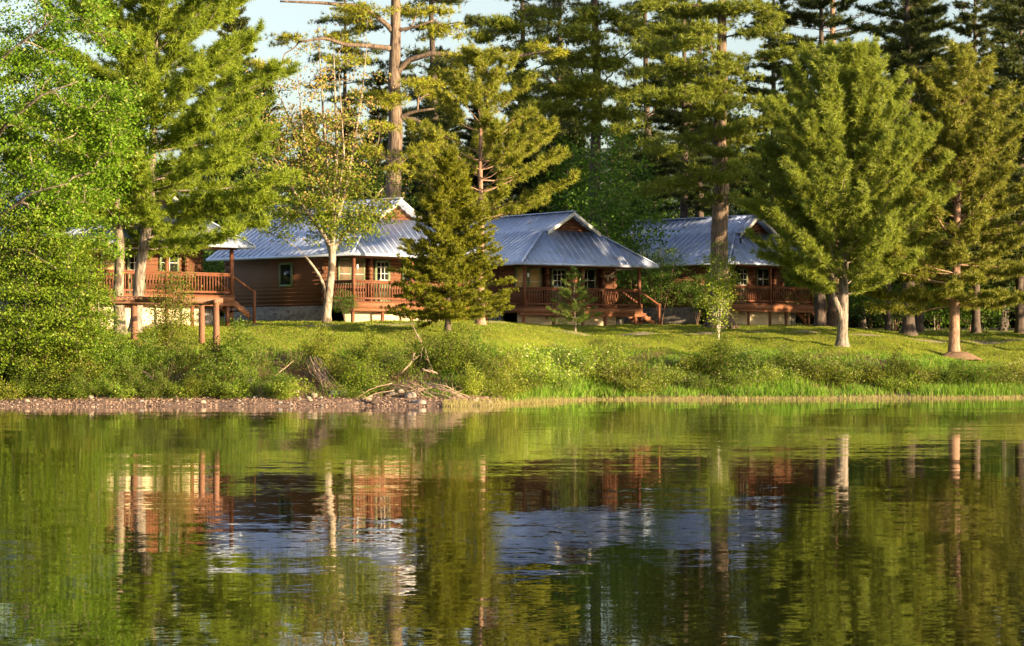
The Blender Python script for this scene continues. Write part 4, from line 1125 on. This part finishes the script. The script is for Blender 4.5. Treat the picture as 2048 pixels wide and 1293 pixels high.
o = blades('tall_grass', P, (.36 + .14 * clump) * (1 - .7 * ss(5.0, 8.6, s)), .03, .22, M['grass_tall'], 1)
tag(o, 'tall green grass along the right half of the bank', 'grass', kind='stuff')
P, s = scatter(13000, -21, 0, 2.0, 9)
kk = rng.random(len(P)) < .45 + .4 * np.sin(P[:, 0] * 1.7) + .25 * ss(3, 6, s)
P, s = P[kk], s[kk]
o = blades('bank_grass', P, .26, .026, .25, M['grass_tall'], 2)
tag(o, 'green grass between the shrubs of the left bank', 'grass', kind='stuff')
P, s = scatter(190000, -22, 30, 7.4, 34)
o = blades('lawn_grass', P, .065, .022, .3, M['grass_lawn'], 3)
tag(o, 'short mown lawn grass in front of the cabins', 'grass', kind='stuff')
P, s = scatter(9000, .5, 26, -.9, .5)
P[:, 2] = np.maximum(P[:, 2], -.05)
o = blades('reeds', P, .14, .014, .12, M['reed'], 4)
tag(o, 'thin pale reeds standing in the shallow water at right', 'reeds', kind='stuff')
P, s = scatter(2600, -2.5, 2, -.3, 1.2)
o = blades('shore_grass', P, .16, .016, .2, M['reed'], 5)
tag(o, 'thin pale grass where the beach turns to reeds', 'grass', kind='stuff')

# ------------------------------------------------------------------ stones, gravel, driftwood
def rock_data(seed, n=9):
    rng = np.random.default_rng(seed)
    th = np.linspace(0, math.pi, n); ph = np.arange(12) * 2 * math.pi / 12
    V = []
    pl_ = unit(rng.normal(size=(9, 3))); off = rng.uniform(.62, .95, 9)
    for a in th:
        for b in ph:
            d = np.array([math.sin(a) * math.cos(b), math.sin(a) * math.sin(b), math.cos(a)])
            q = pl_ @ d; r_ = min(1.0, np.min(np.where(q > .05, off / np.maximum(q, .05), 9)))
            V.append(d * r_)
    V = np.array(V); i = np.arange(n - 1)[:, None] * 12; j = np.arange(12)[None]; j2 = (j + 1) % 12
    return V, np.stack([i + j, i + 12 + j, i + 12 + j2, i + j2], -1).reshape(-1, 4)
def stone_mat(name, a, b):
    t = NT(name); nz = t.noise(t.coords(), 3, 5); n2 = t.noise(t.coords(), 14, 3)
    return t.done(t.bsdf(t.ramp(nz.outputs[0], [(.3, a), (.7, b)]), .85, t.bump(n2.outputs[0], .5, .03)))
SM = [stone_mat('pale_stone', (.24, .195, .165), (.40, .335, .285)), stone_mat('grey_stone', (.15, .14, .135), (.30, .27, .25)), stone_mat('tan_stone', (.28, .19, .14), (.46, .34, .26))]
rk = [mesh_data('rock', *rock_data(400 + q), mat=None) for q in range(4)]
RD = [[d_.copy() for d_ in rk] for _ in SM]
for a_, mm in zip(RD, SM):
    for d_ in a_: d_.materials.append(mm)
def rock(px, s, size, mi, label, group=None, flat=.62):
    x = (px - 1024) * 93 / F
    for _ in range(3): x = (px - 1024) * (shore(x) + s) / F
    D = float(shore(x) + s)
    o = bpy.data.objects.new('rock', rs.choice(RD[mi])); COL.objects.link(o)
    o.location = (x, D, float(ground(x, D)) + size * flat * .35); o.rotation_euler = (rs.uniform(-.2, .2), rs.uniform(-.2, .2), rs.uniform(0, 6.3))
    o.scale = (size, size * rs.uniform(.7, 1), size * flat)
    return tag(o, label, 'rock', group)
rock(687, 2.5, .26, 0, 'largest pale boulder on the beach below the dark green shrub')
rock(667, 2.7, .19, 1, 'dark grey boulder touching the left of the largest pale boulder')
rock(628, 2.4, .16, 0, 'pointed pale stone left of the dark grey boulder')
rock(617, 1.9, .11, 0, 'white flat stone on the gravel below the brush heap')
rock(594, 2.9, .12, 0, 'white stone at the bank foot left of the brush heap')
rock(822, 2.2, .25, 0, 'angular pale boulder under the driftwood pile')
rock(842, .7, .23, 0, 'pale rounded stone at the waterline right of the beach stick', flat=.5)
rock(786, 2.5, .20, 0, 'broad pale stone under the left end of the driftwood pile')
rock(735, 1.7, .2, 2, 'flat tan slab on the gravel right of the largest boulder', flat=.3)
rock(801, 2.9, .15, 0, 'small pale stone behind the broad one under the driftwood')
rock(1703, 4.6, .26, 0, 'largest pale rock in the tall grass below the blue-green pine')
rock(1716, 4.4, .2, 0, 'smaller pale rock at the right of the largest grass rock')
rock(1709, 4.1, .17, 2, 'tan rock in front of the pale rocks in the tall grass')
for q in range(64):
    px = rs.uniform(-10, 990); s = rs.uniform(.15, 2.7)
    rock(px, s, rs.choice((.05, .06, .07, .08, .1, .13)), rs.choice((0, 1, 1, 2, 2, 2)), 'small stone lying on the gravel beach', 'small stones on the beach')
# gravel as one object
rng = np.random.default_rng(91)
n = 5200; x = rng.uniform(-21, 1.2, n); s = rng.uniform(-.12, 2.7, n); y = shore(x) + s
V0, Q0 = rock_data(450, 4)
sc = rng.uniform(.012, .04, n) * rng.choice([1, 1, 1.6], n)
a = rng.uniform(0, 6.28, n)
Rz = np.stack([np.stack([np.cos(a), -np.sin(a), 0 * a], -1), np.stack([np.sin(a), np.cos(a), 0 * a], -1), np.stack([0 * a, 0 * a, .6 + 0 * a], -1)], 1)
V = np.einsum('nij,vj->nvi', Rz, V0) * sc[:, None, None] + np.stack([x, y, ground(x, y) + sc * .2], -1)[:, None]
t = NT('gravel_pebble'); g_ = t.n('ShaderNodeNewGeometry')
pm = t.done(t.bsdf(t.ramp(g_.outputs['Random Per Island'], [(0, (.06, .045, .04)), (.5, (.21, .135, .10)), (1, (.36, .25, .19))]), .85))
o = mesh_obj('gravel', V.reshape(-1, 3), (np.arange(n)[:, None, None] * len(V0) + Q0[None]).reshape(-1, 4), mat=pm)
tag(o, 'loose pinkish gravel covering the left beach', 'gravel', kind='stuff')

def BP(px, s, dz):
    x = (px - 1024) * 95 / F
    for _ in range(3): x = (px - 1024) * (shore(x) + s) / F
    D = float(shore(x) + s); return np.array([x, D, float(ground(x, D)) + dz])
def stick(name, pts, r, label, mat='drift', group=None, cat='driftwood'):
    P = np.array([BP(*p) for p in pts]); c0 = P[0].copy()
    m = MB(); n_ = len(P); tt = np.linspace(0, 1, n_); t2 = np.linspace(0, 1, n_ * 3)
    PP = np.stack([np.interp(t2, tt, P[:, q]) for q in range(3)], -1) - c0
    PP[1:-1] += np.array([[rs.gauss(0, r * .5) for _ in range(3)] for _ in range(len(PP) - 2)])
    m.tube(PP, np.linspace(r, r * .45, len(PP)), 7)
    for q in range(2):                    # stubs of side branches
        i_ = rs.randrange(2, len(PP) - 1); d = np.array([rs.gauss(0, 1), rs.gauss(0, .6), rs.uniform(.3, 1)]); d /= np.linalg.norm(d)
        m.tube([PP[i_], PP[i_] + d * r * 5, PP[i_] + d * r * 9 + [0, 0, r]], [r * .45, r * .3, r * .12], 5)
    o = m.build(name, M[mat], None, smooth=True); o.location = c0
    return tag(o, label, cat, group)
stick('fallen_log', [(268, 5.0, .25), (300, 4.1, .12), (330, 3.3, .06), (358, 2.5, .06)], .07, 'reddish fallen log lying slantwise on the left bank')
stick('beach_stick', [(722, 1.1, .09), (738, .7, .05), (752, .35, .05)], .045, 'dark wet stick lying across the gravel near the waterline', 'dark_bark')
stick('dark_pole', [(748, 2.2, .08), (775, 2.6, .16), (805, 3.0, .22)], .05, 'dark straight pole resting on pale stones at the driftwood pile', 'dark_bark')
stick('bent_branch', [(838, 5.2, .1), (846, 5.0, 1.0), (822, 5.0, 1.9)], .028, 'bare bent stem rising above the twiggy shrub')
stick('bent_branch', [(866, 4.6, .1), (850, 4.8, .9), (826, 5.1, 1.7)], .03, 'bare leaning stem crossing the twiggy shrub')
stick('curved_branch', [(790, 3.9, .25), (805, 3.6, .5), (822, 3.7, .75), (830, 3.9, 1.1)], .04, 'curved pale branch standing over the driftwood pile')
stick('driftwood_branch', [(843, 3.4, .62), (860, 3.2, .72), (875, 3.1, .6)], .05, 'white bleached branch at the top of the driftwood pile')
for q in range(19):
    a_ = rs.uniform(775, 875); l_ = rs.uniform(35, 95); dr_ = rs.choice((-1, 1, 1))
    f_ = (a_ - 770) / 110; s0_ = rs.uniform(1.9, 2.9); dz_ = .12 + rs.uniform(0, .5)
    stick('driftwood_branch', [(a_, s0_, dz_), (a_ + dr_ * l_ * .5, s0_ - .3, dz_ * .8), (a_ + dr_ * l_, s0_ - .7, .06)], rs.uniform(.014, .03), 'tangled bleached branch in the driftwood pile on the bank', group='branches in the driftwood pile')
for q in range(16):
    a_ = rs.uniform(612, 640)
    stick('dead_branch', [(a_, 4.2, .55 + rs.uniform(0, .3)), (a_ + rs.uniform(5, 22), 3.5, .35 + rs.uniform(0, .2)), (a_ + rs.uniform(20, 58), 2.8, .08)], rs.uniform(.012, .022), 'thin dead branch hanging down in the brush heap', group='branches in the brush heap')
for q in range(9):
    stick('exposed_root', [(505 + rs.uniform(-6, 6), 3.0, .45), (505 + rs.uniform(-25, 25), 2.7, .3), (505 + rs.uniform(-48, 42), 2.4, .04)], rs.uniform(.02, .035), 'brown exposed root in the tangle on the left bank', group='roots in the bank tangle', cat='root')
for lb, pts in (('grey slanting stick beside the leaning shrub left of the brush heap', [(536, 3.4, .2), (560, 3.6, .5), (588, 3.8, .85)]),
                ('pale stick poking from the lower left shrubs', [(66, 2.7, .05), (84, 2.9, .25), (102, 3.1, .55)]),
                ('thin curved stick at the right end of the driftwood pile', [(880, 2.6, .06), (915, 2.7, .3), (965, 2.4, .1)]),
                ('low curved stick along the gravel right of the driftwood pile', [(900, 2.3, .08), (930, 2.6, .22), (985, 2.3, .06)]),
                ('slanting stick below the tall shrub of the log frame', [(300, 6.2, .1), (318, 5.9, .4), (345, 5.7, .75)])):
    stick('dead_stick', pts, .022, lb)
# dry litter on the bank face and dead grass round the red pine's foot
P, s = scatter(9000, -21, -1, 2.2, 6.2)
o = blades('dry_litter', P + np.array([0, 0, .01]), .12, .02, .9, M['duff'], 6)
tag(o, 'dry brown litter on the face of the left bank', 'litter', kind='stuff')
m = MB()
c_ = at(1915, 121.5)
ph = np.linspace(0, 2 * math.pi, 24, endpoint=False); V = [(0, 0, .30)]
for r_, z_ in ((.4, .24), (.75, .10), (1.1, -.08)):
    V += [(r_ * 1.1 * math.cos(p), r_ * .8 * math.sin(p), z_ + rs.gauss(0, .03)) for p in ph]
m.add(V, [(1 + k * 24 + j, 25 + k * 24 + j, 25 + k * 24 + (j + 1) % 24, 1 + k * 24 + (j + 1) % 24) for k in range(2) for j in range(24)], [(0, 1 + j, 1 + (j + 1) % 24) for j in range(24)])
o = m.build('mound', M['duff'], None, True, c_); tag(o, kind='structure')
